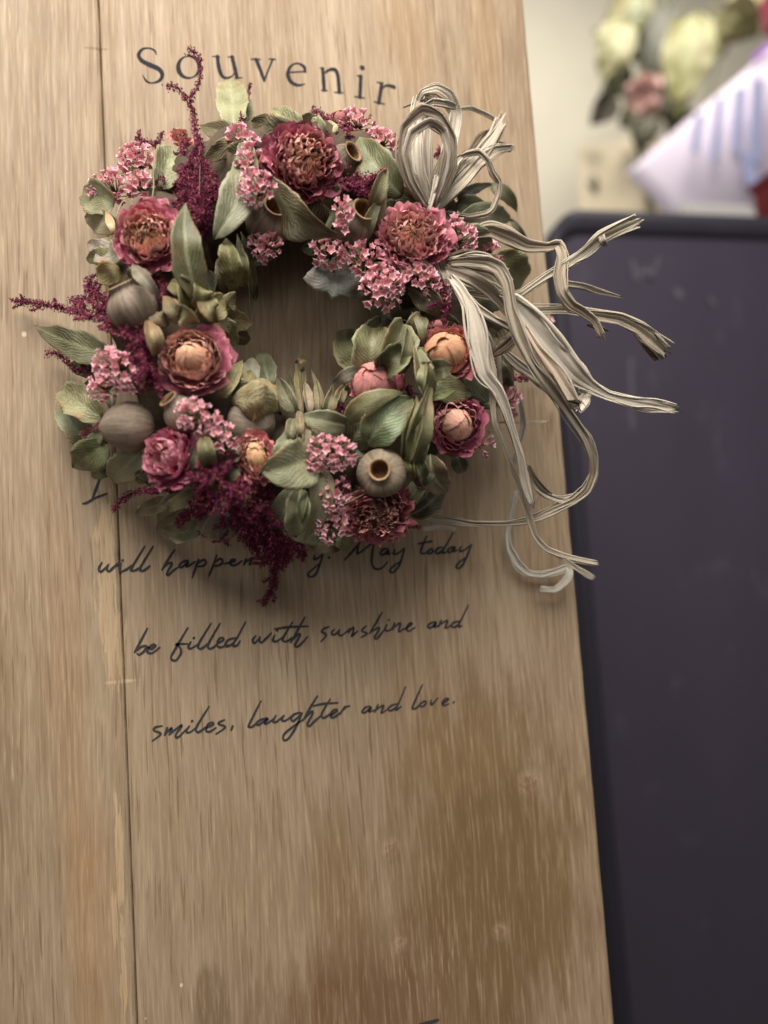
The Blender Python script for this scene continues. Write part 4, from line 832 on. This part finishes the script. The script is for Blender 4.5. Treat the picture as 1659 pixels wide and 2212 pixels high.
L_((918, 800, .012), (1030, 848, .012), 62, 'lance', (.145, .15, .07), lat=14, wave=.1, edge=EO); L_((1000, 806, .002), (1080, 858, .0), 66, 'oval', (.10, .125, .07)); L_((930, 862, .022), (984, 842, .022), 17, 'lance', (.23, .30, .12)); L_((925, 790, .006), (918, 752, .012), 40, 'oval', (.15, .13, .08), cup=.5)
L_((905, 810, .014), (965, 800, .020), 50, 'broad', (.15, .15, .075), cup=.3)
# --- lower right
L_((930, 980, .006), (968, 1064, .004), 72, 'lance', (.19, .215, .14), lat=12, fold=10, rib=(.6, .58, .32), edge=(.4, .27, .22), label='pointed leaf with a bright midrib at the lower right'); L_((878, 1112, -.002), (952, 1018, -.002), 50, 'lance', (.15, .165, .10), lat=-16, roll=-30); L_((886, 1112, -.01), (958, 1044, -.014), 60, 'oval', (.085, .095, .06), lat=10); L_((985, 980, -.008), (1000, 1020, -.01), 40, 'oval', GD); L_((900, 1050, .0), (938, 1000, .0), 40, 'oval', GD)
# --- right side behind the raffia
L_((1066, 556, -.008), (1132, 604, -.012), 92, 'round', (.26, .30, .18), cup=.1); L_((985, 478, .002), (1110, 478, -.004), 58, 'lance', (.24, .29, .215), lat=-12, wave=.1, label='silver green leaf under the raffia bow'); L_((985, 440, .0), (1050, 452, -.002), 50, 'oval', (.15, .19, .13)); L_((996, 490, .006), (1064, 548, .0), 62, 'oval', (.20, .23, .155)); L_((985, 432, .004), (1066, 398, .002), 24, 'lance', GM, lat=-6)
L_((1052, 398, .004), (1117, 460, -.004), 36, 'lance', (.31, .35, .22), lat=-12, edge=(.3, .26, .18)); L_((1100, 470, -.010), (1142, 520, -.012), 16, 'lance', (.04, .035, .025)); L_((1040, 700, -.012), (1120, 740, -.014), 46, 'lance', (.20, .22, .13)); L_((1070, 780, -.008), (1095, 830, -.01), 40, 'oval', (.22, .24, .13)); L_((1020, 640, -.004), (1085, 660, -.006), 50, 'oval', GD); L_((1040, 880, -.01), (1085, 840, -.012), 44, 'oval', (.17, .19, .13))
# --- under the top rose and round the top of the hole
L_((586, 384, .008), (744, 512, .012), 84, 'lance', (.10, .095, .055), lat=26, roll=38, wave=.25, lift=.014, edge=(.30, .28, .17), label='broad dark leaf draped under the top rose'); L_((870, 424, .008), (776, 294, .010), 84, 'oval', (.15, .185, .085), fold=12, lat=-8, wave=.12, label='green leaf left of the raffia loops'); L_((800, 446, .012), (838, 360, .018), 44, 'lance', (.27, .28, .16), crinkle=.15, roll=35, cup=.3); L_((792, 522, .004), (828, 425, .012), 28, 'lance', (.12, .15, .07), lat=-8, fold=20); L_((806, 520, .0), (836, 420, .008), 24, 'lance', (.15, .18, .09), roll=40); L_((790, 530, -.004), (815, 440, .0), 30, 'lance', GD)
L_((898, 440, .0), (840, 402, .002), 46, 'lance', (.16, .145, .07), edge=(.4, .34, .22)); L_((905, 430, -.006), (865, 380, -.006), 60, 'oval', (.15, .15, .06)); L_((960, 340, -.012), (950, 400, -.012), 40, 'oval', (.28, .3, .16)); L_((870, 455, -.004), (815, 450, -.004), 44, 'lance', GD); L_((555, 470, -.008), (520, 420, -.006), 56, 'oval', GD); L_((690, 500, -.008), (640, 430, -.004), 90, 'oval', (.08, .075, .045)); L_((640, 470, -.01), (610, 400, -.006), 80, 'oval', (.085, .075, .05)); L_((730, 440, -.004), (700, 400, 0), 60, 'oval', GD)
L_((738, 552, -.012), (716, 638, .026), 142, 'fan', (.27, .30, .30), wave=.12, crinkle=.12, lift=.006, edge=(.40, .43, .42), label='pale blue grey pleated bract hanging into the hole')
# ------------------------------------------------------------------ gum nuts
pod(wr, 277, 922, 58, .006, (.94, -.04, -.22), 1.28, mouth=False, label='large side lying gum nut with a closed end')
pod(wr, 398, 898, 42, .006, (-.52, -.62, .58), 1.45, .50, label='gum nut tilted to the upper left, orange mouth showing')
pod(wr, 288, 668, 57, .010, (-.38, -.80, .40), 1.15, .48, label='grey gum nut at the left, mouth up under the papery bracts')
pod(wr, 824, 1022, 53, .014, (-.10, -.12, 1), .95, .43, col=(.18, .135, .085), lip=1.06, label='round gum nut facing the viewer at the lower right')
pod(wr, 766, 482, 46, .004, (.42, -.26, .80), 1.2, .52, col=(.16, .115, .075), label='gum nut under the top rose, mouth to the right')
pod(wr, 742, 348, 34, .004, (.62, -.25, .65), 1.15, .62, col=(.15, .11, .075), label='small gum nut right of the top rose')
pod(wr, 578, 482, 50, .0, (.42, -.36, .75), 1.2, .5, col=(.145, .09, .06), label='brown gum nut above the hole behind statice')
pod(wr, 545, 914, 54, .004, (-.6, -.2, -.5), 1.2, mouth=False, col=(.22, .18, .14), label='grey gum nut half hidden under a puffed bract')
pod(wr, 474, 1118, 52, -.004, (-.2, .5, -.8), 1.1, mouth=False, col=(.13, .105, .09), label='grey gum nut behind the burgundy amaranth')
pod(wr, 505, 935, 30, -.004, (-.3, .5, .2), 1.1, mouth=False, col=(.15, .125, .1))
# ------------------------------------------------------------------ roses
MG = (.215, .022, .065); DM = (.15, .016, .045); PK = (.50, .13, .19); PE = (.60, .32, .175); OR = (.62, .30, .10); DU = (.42, .13, .13); SA = (.62, .29, .235)
rose(wr, 664, 344, 90, .016, (.32, .10, 1), [(.66, .36, .16), (.58, .25, .19), (.44, .10, .13), (.33, .045, .10), (.25, .025, .075)], 34, ruffle=1.3, edge=(.76, .50, .42), outer_edge=.12, bias=(-.14, 0), squash=(1, .93, .4), label='large open rose at the top, magenta petals round a tan heart')
rose(wr, 893, 510, 81, .016, (.02, -.12, 1), [(.68, .36, .18), (.66, .35, .27), (.60, .25, .25), (.49, .14, .18), (.39, .075, .13)], 36, ruffle=1.35, edge=(.76, .50, .44), squash=(1, .9, 0), label='wrinkled dusty pink rose under the raffia bow')
rose(wr, 322, 512, 84, .014, (.14, -.10, 1), [(.62, .33, .15), (.66, .36, .26), (.60, .24, .24), (.44, .07, .14), (.35, .04, .11)], 30, ruffle=1.0, edge=(.70, .50, .38), squash=(.94, 1.04, 0), bias=(0, .05), label='pink and peach rose at the upper left')
rose(wr, 416, 774, 86, .014, (-.04, -.12, 1), [(.64, .36, .24), (.62, .33, .24), (.52, .19, .19), (.26, .025, .07), (.20, .015, .06)], 26, bud=.42, budcol=(.62, .33, .17), ruffle=.75, edge=(.74, .53, .42), outer_edge=.25, squash=(1, .94, 0), label='rose with a smooth peach heart ringed by dark magenta petals')
rose(wr, 815, 1112, 76, .008, (-.12, .30, 1), [(.50, .20, .14), (.52, .22, .17), (.48, .16, .16), (.36, .07, .10), (.26, .03, .07)], 34, ruffle=1.35, edge=(.72, .48, .40), squash=(1.04, .84, .3), label='dusky ruffled rose at the bottom under the round gum nut')
rose(wr, 962, 764, 56, .014, (-.10, -.20, 1), [(.58, .27, .14), (.52, .20, .14), (.36, .08, .09), (.27, .04, .06)], 14, bud=.72, budcol=(.58, .30, .12), ruffle=.8, edge=(.58, .28, .22), bias=(.16, .05), label='peach orange rosebud at the right behind the raffia')
rose(wr, 810, 833, 56, .012, (-.16, -.36, .9), [(.52, .18, .18), (.42, .10, .13), (.30, .05, .09)], 10, bud=.80, budcol=(.54, .20, .18), ruffle=.8, edge=(.55, .24, .22), bias=(.1, -.1), label='closed pink rosebud beside the hole')
rose(wr, 985, 916, 68, .012, (.16, .10, 1), [(.60, .30, .22), (.56, .20, .24), (.46, .10, .20), (.34, .04, .11), (.28, .025, .08)], 15, bud=.50, budcol=(.62, .36, .24), ruffle=.95, edge=(.62, .30, .30), squash=(.94, 1.02, .4), label='magenta pink rose at the right below the peach bud')
rose(wr, 362, 985, 78, .014, (-.30, -.22, .85), [(.62, .28, .30), (.60, .22, .30), (.54, .15, .25), (.42, .07, .17), (.33, .04, .11)], 17, ruffle=1.0, edge=(.68, .40, .38), tall=1.3, squash=(.92, 1.08, .2), closed=.4, label='bright pink crumpled rose at the lower left')
rose(wr, 553, 986, 56, .014, (.10, -.24, 1), [(.66, .40, .20), (.62, .27, .22), (.56, .18, .19), (.45, .11, .14)], 16, bud=.46, budcol=(.66, .43, .17), ruffle=1.3, edge=(.68, .38, .32), squash=(.80, 1.12, .25), label='small peach and pink rose near the bottom centre')
rose(wr, 392, 296, 30, .0, (.1, -.4, 1), [(.60, .28, .2), (.60, .25, .2), (.58, .22, .2)], 10, ruffle=1.2, edge=(.66, .4, .32)); rose(wr, 736, 258, 26, -.004, (.2, -.5, .8), [(.32, .08, .1), (.28, .05, .08)], 8, bud=.6, budcol=(.34, .10, .10)); rose(wr, 948, 702, 26, .006, (-.1, -.5, .8), [(.42, .14, .14), (.40, .12, .13)], 7, ruffle=1.2, bud=.4, budcol=(.42, .14, .14))
L_((938, 800, .026), (975, 792, .030), 44, 'broad', (.15, .15, .075), cup=.2)
# ------------------------------------------------------------------ statice
for a_ in ((240, 408, 46, 34, 10, 22, .010), (296, 348, 36, 34, 0, 20, .010), (300, 402, 30, 26, 60, 12, .010), (523, 300, 32, 20, 25, 11, .010), (541, 350, 26, 34, 0, 15, .014), (556, 412, 38, 38, 0, 19, .018), (572, 532, 37, 25, -6, 17, .006), (711, 546, 32, 30, 0, 15, .004), (788, 560, 48, 30, 18, 22, .010),
           (828, 623, 44, 42, -20, 26, .014), (906, 598, 44, 26, 35, 20, .012), (938, 630, 28, 34, -10, 12, .006), (994, 512, 26, 36, -25, 15, .010), (1048, 546, 28, 17, 15, 9, .002), (772, 266, 32, 24, 10, 14, -.002), (826, 306, 34, 20, 10, 14, .0), (256, 800, 62, 36, 28, 32, .014), (222, 842, 32, 26, 40, 13, .008), (428, 898, 48, 34, 20, 24, .018), (474, 938, 44, 28, 40, 18, .016),
           (202, 944, 26, 33, 10, 14, .010), (716, 978, 50, 36, 8, 27, .018), (722, 1066, 24, 38, 15, 13, .014), (712, 1128, 30, 40, 10, 18, .010), (742, 462, 14, 24, 20, 4, .018), (746, 490, 12, 14, 0, 3, .016), (735, 447, 14, 16, 0, 4, .018), (1036, 960, 22, 28, 0, 8, .0), (1082, 610, 18, 16, 0, 6, -.004), (1098, 866, 16, 28, 10, 8, -.006), (680, 1000, 12, 14, 0, 3, .016), (1178, 706, 8, 12, 0, 3, -.02)):
    statice(wr, *a_, pale=.35 if a_[0] in (1036, 1098) else 0)
# ------------------------------------------------------------------ amaranth
amaranth(wr, [([(425, 350, .004, 6.5), (420, 290, .004, 5.2), (416, 245, .003, 11.7), (410, 215, .002, 10.4), (425, 190, .002, 7.8), (434, 155, .002, 7.8), (430, 125, .002, 9.1), (412, 108, .002, 11.7), (408, 122, .002, 9.1)], .42), ([(412, 225, .003, 9.1), (395, 205, .002, 9.1), (380, 188, .002, 9.1), (360, 186, .002, 11.7)], .5), ([(432, 330, .006, 2.6), (424, 270, .004, 7.8), (416, 235, .003, 9.1)], .35)], beady=True, label='tall curling amaranth plume at the top left')
amaranth(wr, [([(418, 330, .004, 16), (412, 380, .008, 26), (430, 420, .010, 34), (440, 470, .008, 30)], 1.5), ([(395, 360, .006, 20), (400, 400, .010, 26), (405, 440, .010, 26)], 1.3), ([(440, 350, .006, 18), (455, 390, .008, 22), (468, 440, .006, 20)], 1.2), ([(430, 300, .004, 12), (425, 340, .006, 18)], 1.1), ([(350, 360, .006, 14), (340, 395, .006, 16)], 1.1), ([(450, 480, .002, 26), (420, 520, .0, 20), (400, 440, .0, 24)], 1.0)], label='dense burgundy amaranth between the upper left rose and the long leaves')
amaranth(wr, [([(518, 275, .0, 4), (524, 240, .0, 7), (533, 210, .0, 7), (541, 180, .0, 6)], .5)], beady=True)
amaranth(wr, [([(345, 322, .0, 10), (322, 308, .0, 10), (305, 305, .0, 8), (292, 295, .0, 7)], .8), ([(340, 312, .0, 10), (352, 285, .0, 8)], .8), ([(300, 330, -.004, 10), (268, 338, -.004, 9)], .7), ([(400, 300, .002, 14), (392, 330, .002, 14)], .8)])
amaranth(wr, [([(748, 400, .012, 18), (775, 395, .014, 26), (805, 392, .014, 22), (826, 375, .014, 10)], 1.5), ([(750, 360, .008, 16), (745, 345, .006, 14)], 1.1), ([(745, 300, .0, 14), (750, 270, .0, 12), (735, 280, -.004, 12)], .9), ([(712, 262, -.004, 9), (692, 245, -.006, 9), (674, 236, -.006, 8)], .8)], label='dark amaranth tuft right of the top rose')
amaranth(wr, [([(300, 745, .010, 40.5), (270, 705, .010, 18.9), (225, 690, .008, 17.6), (180, 678, .004, 18.9), (130, 665, .0, 16.2), (85, 656, -.004, 12.2), (52, 652, -.006, 12.2), (24, 648, -.008, 8.1)], 1.15), ([(275, 700, .004, 21.6), (235, 660, .002, 29.7), (195, 622, .0, 18.9), (188, 602, .0, 10.8)], .9), ([(150, 650, .0, 16.2), (215, 640, .002, 27)], .8), ([(310, 720, .012, 32.4), (300, 770, .012, 35.1), (320, 800, .01, 32.4), (325, 830, .006, 27)], 1.5)], label='long burgundy amaranth sprays reaching left')
amaranth(wr, [([(200, 800, .0, 14), (165, 800, -.002, 10), (140, 775, -.004, 10), (112, 762, -.006, 11), (100, 768, -.006, 9)], .8), ([(165, 755, -.002, 8), (150, 775, -.002, 9)], .6), ([(198, 752, .0, 8), (190, 775, .0, 9)], .6)])
amaranth(wr, [([(400, 1040, .012, 20), (350, 1055, .010, 11), (300, 1062, .008, 10), (268, 1075, .004, 10), (243, 1102, .002, 7)], .95), ([(520, 985, .010, 25), (470, 1010, .014, 30), (430, 1040, .016, 30), (450, 1090, .010, 22.5), (400, 1110, .006, 12), (380, 1130, .004, 8)], 1.25), ([(540, 1045, .012, 32.5), (500, 1060, .016, 35), (470, 1080, .014, 27.5), (440, 1100, .012, 25)], 1.25),
               ([(560, 1060, .006, 30), (540, 1110, .006, 25), (490, 1130, .006, 17.5), (480, 1160, .002, 12), (430, 1148, .004, 8)], 1.1), ([(530, 1150, -.002, 32.5), (560, 1165, .0, 45), (595, 1180, -.002, 40), (592, 1220, -.008, 25), (592, 1255, -.010, 12), (580, 1285, -.012, 10), (568, 1308, -.012, 7)], 1.35), ([(480, 1120, .010, 10), (488, 1150, .006, 10), (492, 1178, .0, 7)], .9), ([(580, 1060, .006, 20), (572, 1120, .004, 12), (570, 1160, .002, 17.5)], 1.1), ([(420, 980, .006, 17.5), (405, 930, .004, 17.5)], .9), ([(560, 1120, .004, 30), (600, 1160, .0, 34), (625, 1195, -.006, 26), (600, 1215, -.008, 22)], 1.1), ([(500, 1090, .012, 22), (540, 1140, .006, 28), (545, 1185, -.002, 24)], 1.1), ([(640, 1165, -.004, 5), (657, 1190, -.006, 9), (655, 1210, -.008, 8)], .8)], label='large trailing burgundy amaranth at the bottom')
amaranth(wr, [([(1060, 790, .0, 12), (1085, 812, -.004, 10), (1115, 817, -.006, 8), (1158, 818, -.01, 8)], .6), ([(1055, 770, .0, 10), (1075, 790, -.002, 10)], .6)], beady=True)
amaranth(wr, [([(955, 612, .010, 14), (950, 650, .008, 22), (965, 665, .004, 20)], 1.1), ([(978, 700, -.002, 16), (965, 690, .0, 14)], .8)])
amaranth(wr, [([(742, 868, .0, 18), (735, 890, .002, 18)], 1.0), ([(880, 838, .006, 18), (890, 860, .006, 14)], 1.0)])
amaranth(wr, [([(865, 1080, .0, 20), (880, 1060, .0, 16)], .9), ([(860, 1140, .0, 12), (880, 1132, -.004, 10), (908, 1140, -.01, 6)], .8), ([(748, 1040, .004, 18), (740, 1060, .004, 18)], .9)]); amaranth(wr, [([(947, 320, -.01, 10), (952, 345, -.01, 8)], .7), ([(1030, 770, .004, 14), (1040, 740, .0, 10)], .8)])
amaranth(wr, [([(300, 590, .0, 12), (355, 610, .004, 16), (345, 640, .002, 14)], 1.0)])
# ------------------------------------------------------------------ raffia bow
RD = (.115, .085, .058); RM = (.235, .182, .128); RL = (.37, .308, .232); RP = (.50, .438, .35); R_ = lambda pts, col, **k: raffia(wr, pts, col, **k)
R_([(925, 450, .066, 20), (905, 380, .070, 24), (898, 320, .070, 26), (900, 255, .064, 26), (908, 212, .058, 22)], RL, roll1=12); R_([(932, 450, .064, 18), (925, 380, .066, 22), (922, 310, .066, 24), (928, 240, .062, 20), (938, 206, .058, 16)], RM)
R_([(918, 448, .072, 12), (882, 400, .078, 16), (863, 335, .082, 17), (872, 275, .084, 18), (912, 238, .086, 20), (952, 252, .086, 18), (977, 300, .082, 17), (976, 360, .078, 18), (952, 415, .072, 14), (932, 448, .068, 12)], RM, pale=(.40, .33, .25), roll0=30, roll1=-30, label='outer dark raffia loop standing up from the bow')
R_([(922, 446, .074, 10), (890, 392, .080, 14), (876, 335, .084, 15), (890, 288, .086, 16), (928, 264, .088, 16), (958, 284, .086, 15), (969, 332, .084, 16), (955, 392, .078, 14), (932, 446, .07, 12)], RM, roll0=30, roll1=-30)
R_([(935, 446, .062, 18), (960, 370, .062, 24), (974, 300, .060, 24), (982, 246, .058, 24), (970, 208, .062, 24), (944, 192, .064, 20), (914, 200, .062, 15), (904, 222, .058, 12)], RP, roll0=10, roll1=50, label='pale raffia loop at the top of the bow'); R_([(905, 238, .066, 10), (935, 222, .070, 14), (965, 226, .068, 14), (984, 232, .062, 8)], RL, fold=.2); R_([(908, 205, .056, 14), (925, 212, .058, 16), (940, 225, .056, 12)], RD)
R_([(872, 232, .05, 2.2), (898, 222, .055, 3), (915, 218, .06, 3)], RD); R_([(936, 450, .062, 22), (985, 390, .060, 30), (1030, 345, .054, 32), (1062, 300, .048, 28), (1084, 262, .046, 28)], RL, pale=RP, ragged=True, roll1=-10)
R_([(932, 448, .058, 20), (985, 385, .054, 26), (1022, 330, .050, 26), (1040, 300, .048, 20), (1062, 286, .046, 16)], RD, pale=RM); R_([(940, 452, .066, 16), (990, 400, .062, 24), (1036, 350, .056, 24), (1072, 324, .05, 18), (1106, 318, .046, 10)], RL, pale=RP, ragged=True); R_([(1075, 310, .04, 10), (1092, 318, .038, 12), (1102, 326, .036, 5)], RD)
R_([(978, 345, .062, 8), (1008, 332, .062, 11), (1034, 328, .062, 11), (1054, 346, .062, 10), (1064, 374, .060, 10), (1077, 394, .058, 9), (1076, 420, .056, 10), (1064, 450, .054, 9), (1050, 461, .054, 8), (1012, 468, .056, 9), (966, 458, .060, 6)], RL, pale=RP, roll0=10, roll1=40, label='thin hooked raffia strand right of the bow'); R_([(986, 236, .05, 4), (1018, 234, .048, 7), (1045, 245, .046, 8), (1072, 260, .044, 5)], RL)
R_([(930, 452, .07, 14), (948, 390, .070, 20), (964, 330, .066, 16), (972, 300, .064, 10)], RD, pale=RM); R_([(938, 452, .07, 12), (962, 400, .068, 18), (985, 350, .064, 16), (1005, 330, .06, 10)], RM); R_([(945, 455, .062, 14), (975, 420, .058, 16), (1002, 412, .054, 12)], RD, pale=RM); R_([(960, 470, .058, 10), (1010, 478, .054, 7), (1060, 470, .05, 4)], RL)
R_([(922, 452, .07, 10), (912, 420, .072, 12), (896, 380, .07, 10)], RD, pale=RM); R_([(926, 455, .074, 9), (938, 415, .074, 11), (945, 380, .072, 9)], RL)
# tails
R_([(1000, 504, .060, 14), (1030, 498, .064, 22), (1062, 496, .066, 26), (1101, 512, .066, 30), (1140, 530, .066, 26), (1180, 533, .066, 20), (1205, 530, .068, 20), (1214, 556, .072, 20), (1210, 596, .074, 24), (1215, 630, .074, 24), (1236, 658, .072, 22), (1260, 674, .070, 18), (1284, 694, .068, 14), (1300, 727, .066, 13)], RM, pale=(.45, .38, .29), ragged=True, label='kinked brown raffia tail, uppermost at the right')
R_([(1212, 606, .072, 14), (1226, 614, .070, 14), (1256, 618, .066, 12), (1292, 630, .062, 10), (1340, 641, .058, 4)], RL); R_([(1120, 639, .062, 10), (1180, 598, .068, 13), (1228, 570, .074, 17), (1262, 545, .078, 22), (1299, 515, .084, 26), (1378, 477, .092, 24)], (.36, .315, .215), ragged=True, roll1=8, label='stiff raffia stick pointing to the upper right'); R_([(1298, 500, .0845, 10), (1303, 520, .0865, 12), (1308, 530, .0845, 10)], RM, fold=.1)
R_([(1110, 672, .056, 12), (1136, 671, .058, 14), (1220, 668, .064, 15), (1271, 677, .066, 17), (1339, 687, .068, 20), (1380, 708, .068, 26), (1408, 733, .066, 32), (1438, 762, .062, 30)], RL, pale=RP, ragged=True, roll1=-25, label='pale raffia tail bent down at its far end'); R_([(1360, 700, .062, 10), (1385, 722, .060, 26), (1410, 750, .058, 28), (1428, 768, .056, 24)], RD, pale=RM)
R_([(972, 566, .076, 14), (1012, 562, .080, 20), (1053, 564, .082, 26), (1080, 578, .084, 26), (1097, 613, .084, 24), (1106, 668, .082, 26), (1122, 724, .080, 26), (1145, 775, .078, 24), (1172, 818, .076, 20), (1206, 862, .072, 18), (1240, 908, .068, 18), (1264, 947, .064, 18), (1279, 988, .060, 17), (1281, 1024, .056, 18), (1268, 1058, .054, 18), (1240, 1082, .052, 17), (1188, 1107, .048, 16), (1140, 1127, .044, 12), (1096, 1131, .040, 10), (1023, 1128, .034, 9), (969, 1119, .030, 9), (907, 1114, .024, 5)], RM, pale=RP, roll0=10, roll1=-30, label='longest raffia tail, looping down and back to the left')
R_([(1090, 640, .074, 20), (1110, 650, .074, 30), (1145, 692, .074, 48), (1192, 748, .072, 52), (1240, 802, .070, 40), (1272, 829, .068, 24), (1314, 853, .068, 18), (1369, 868, .070, 22), (1410, 876, .070, 26), (1460, 884, .070, 20)], RP, pale=(.60, .54, .45), fold=.16, ragged=True, label='broad pale raffia tail ending at the far right')
R_([(1132, 705, .078, 14), (1162, 755, .080, 22), (1196, 800, .080, 24), (1222, 840, .079, 24), (1246, 876, .077, 26)], (.46, .34, .25), pale=RP, fold=.55, ragged=True, label='short folded raffia end with a dark opening'); R_([(1246, 886, .066, 20), (1262, 866, .064, 22), (1268, 850, .062, 16), (1252, 842, .062, 10)], RP); R_([(1228, 868, .0815, 8), (1244, 872, .0815, 12), (1252, 874, .081, 6)], (.05, .035, .025), pale=RD)  # the last near-black strand paints the shade inside the folded end's opening
R_([(975, 600, .078, 14), (995, 628, .080, 24), (1015, 665, .082, 30), (1030, 732, .082, 32), (1047, 805, .080, 28), (1074, 842, .078, 22), (1096, 896, .074, 18), (1125, 986, .066, 15), (1134, 1040, .060, 14), (1150, 1092, .056, 8)], RP, pale=(.62, .56, .47), fold=.2, label='pale straight raffia tail hanging in front of the rosebuds')
R_([(1038, 690, .080, 10), (1052, 745, .080, 12), (1063, 800, .078, 13), (1064, 860, .074, 12), (1068, 913, .070, 10), (1096, 986, .062, 9), (1118, 1034, .056, 11), (1139, 1100, .050, 12), (1156, 1157, .046, 12), (1182, 1187, .044, 12), (1222, 1203, .042, 12), (1289, 1217, .042, 10)], RL, pale=RP, roll0=20, roll1=-20, label='narrow raffia tail forking at its lower end'); R_([(1205, 1199, .042, 8), (1216, 1206, .042, 10), (1250, 1230, .042, 9), (1283, 1249, .042, 6)], RL, pale=RP); R_([(1074, 845, .076, 8), (1100, 915, .070, 9), (1128, 1000, .062, 8), (1150, 1087, .055, 8), (1163, 1072, .055, 6)], RD, pale=RM); R_([(1140, 1005, .06, 8), (1150, 1026, .058, 10), (1170, 1050, .055, 10), (1190, 1068, .052, 5)], RD, pale=RM)
R_([(1146, 1020, .056, 6), (1160, 1055, .054, 9), (1180, 1070, .052, 13), (1216, 1081, .050, 15), (1262, 1068, .052, 10)], RL, pale=RP); R_([(1000, 632, .066, 10), (1061, 642, .066, 16), (1100, 645, .066, 15), (1126, 636, .064, 10)], RM, pale=RL); R_([(960, 588, .072, 10), (1029, 664, .074, 16), (1077, 693, .074, 18), (1112, 714, .072, 14)], RL, pale=RP)
R_([(1064, 766, .062, 14), (1093, 745, .066, 20), (1120, 718, .068, 14)], RD, pale=RM); R_([(952, 560, .07, 8), (962, 597, .074, 14), (969, 634, .07, 4)], RL); R_([(965, 580, .074, 18), (1015, 602, .076, 32), (1060, 626, .072, 30), (1100, 668, .068, 22), (1120, 690, .064, 14)], RL, pale=RP); R_([(1068, 690, .046, 14), (1085, 722, .046, 22), (1096, 780, .044, 22), (1102, 835, .042, 12)], RD, pale=RM); R_([(1088, 758, .05, 12), (1120, 790, .05, 20), (1156, 816, .05, 18), (1200, 850, .05, 10)], RM)
R_([(1020, 690, .06, 12), (1050, 720, .058, 16), (1075, 780, .054, 12), (1080, 850, .05, 8)], RM); R_([(960, 560, .076, 8), (1000, 548, .076, 12), (1040, 552, .074, 14), (1075, 575, .072, 8)], RD, pale=RM); R_([(968, 575, .07, 16), (1010, 585, .072, 24), (1060, 600, .07, 26), (1090, 640, .068, 18)], RM, pale=RL); R_([(940, 560, .074, 6), (948, 590, .074, 10), (956, 606, .072, 6)], RL); R_([(1000, 640, .064, 8), (1030, 690, .064, 10), (1040, 760, .06, 10), (1048, 820, .058, 8)], RL)
R_([(1116, 1060, .020, 8), (1104, 1110, .014, 11), (1096, 1150, .010, 13), (1100, 1186, .008, 14), (1116, 1216, .007, 14), (1140, 1237, .007, 14), (1170, 1242, .007, 14), (1206, 1233, .008, 12), (1226, 1226, .010, 12), (1231, 1242, .012, 12), (1220, 1259, .012, 12), (1198, 1274, .012, 13), (1168, 1272, .010, 14)], (.43, .39, .32), pale=(.58, .54, .46), label='blurred raffia end curling close to the board'); R_([(985, 1143, .02, 4), (950, 1138, .02, 8), (912, 1143, .018, 6)], RP); R_([(905, 1118, .018, 4), (970, 1130, .024, 7), (1040, 1136, .03, 5)], RM)
R_([(1080, 913, .03, 2.5), (1130, 912, .02, 3), (1186, 911, .012, 2.2)], RP); R_([(1056, 933, .03, 3), (1070, 930, .028, 3), (1084, 927, .026, 2)], RP); R_([(1110, 1000, .03, 6), (1130, 920, .026, 8), (1122, 860, .03, 6)], (.10, .085, .08)); R_([(1270, 702, .066, 4), (1292, 706, .062, 8), (1310, 714, .06, 3)], RD, pale=RM)
# a few spider-thin glue threads and stalks
def thread(pts, col, rad=.00016, name='stalk'):
    q = catmull(pts, 5); V, C = [], []
    for i, p in enumerate(q):
        c = PH(*p)
        for g in range(4): V.append(c + (RIGHT * math.cos(g * 1.571) + DOWN * math.sin(g * 1.571)) * rad); C.append(col)
    link(name, mesh(V, grid_faces(len(q), 4, 0, True), C), M_LEAF, wr)
thread([(428, 300, .006), (432, 350, .012), (430, 420, .02)], (.25, .11, .10)); thread([(330, 350, .016), (332, 400, .018), (328, 430, .016)], (.24, .3, .12), .0003); thread([(250, 470, .014), (262, 440, .014), (275, 425, .014)], (.26, .25, .14), .0004)
thread([(1137, 690, -.004), (1150, 690, -.004), (1178, 706, -.02)], (.12, .09, .05), .0004); thread([(537, 610, .004), (543, 690, -.002), (552, 640, 0)], (.4, .35, .25)); thread([(870, 690, .002), (902, 700, .006), (906, 660, .008)], (.3, .3, .2)); thread([(800, 1060, .01), (735, 1090, .012), (745, 1050, .014)], (.25, .28, .13), .0003)
print('florets', _fl[0])
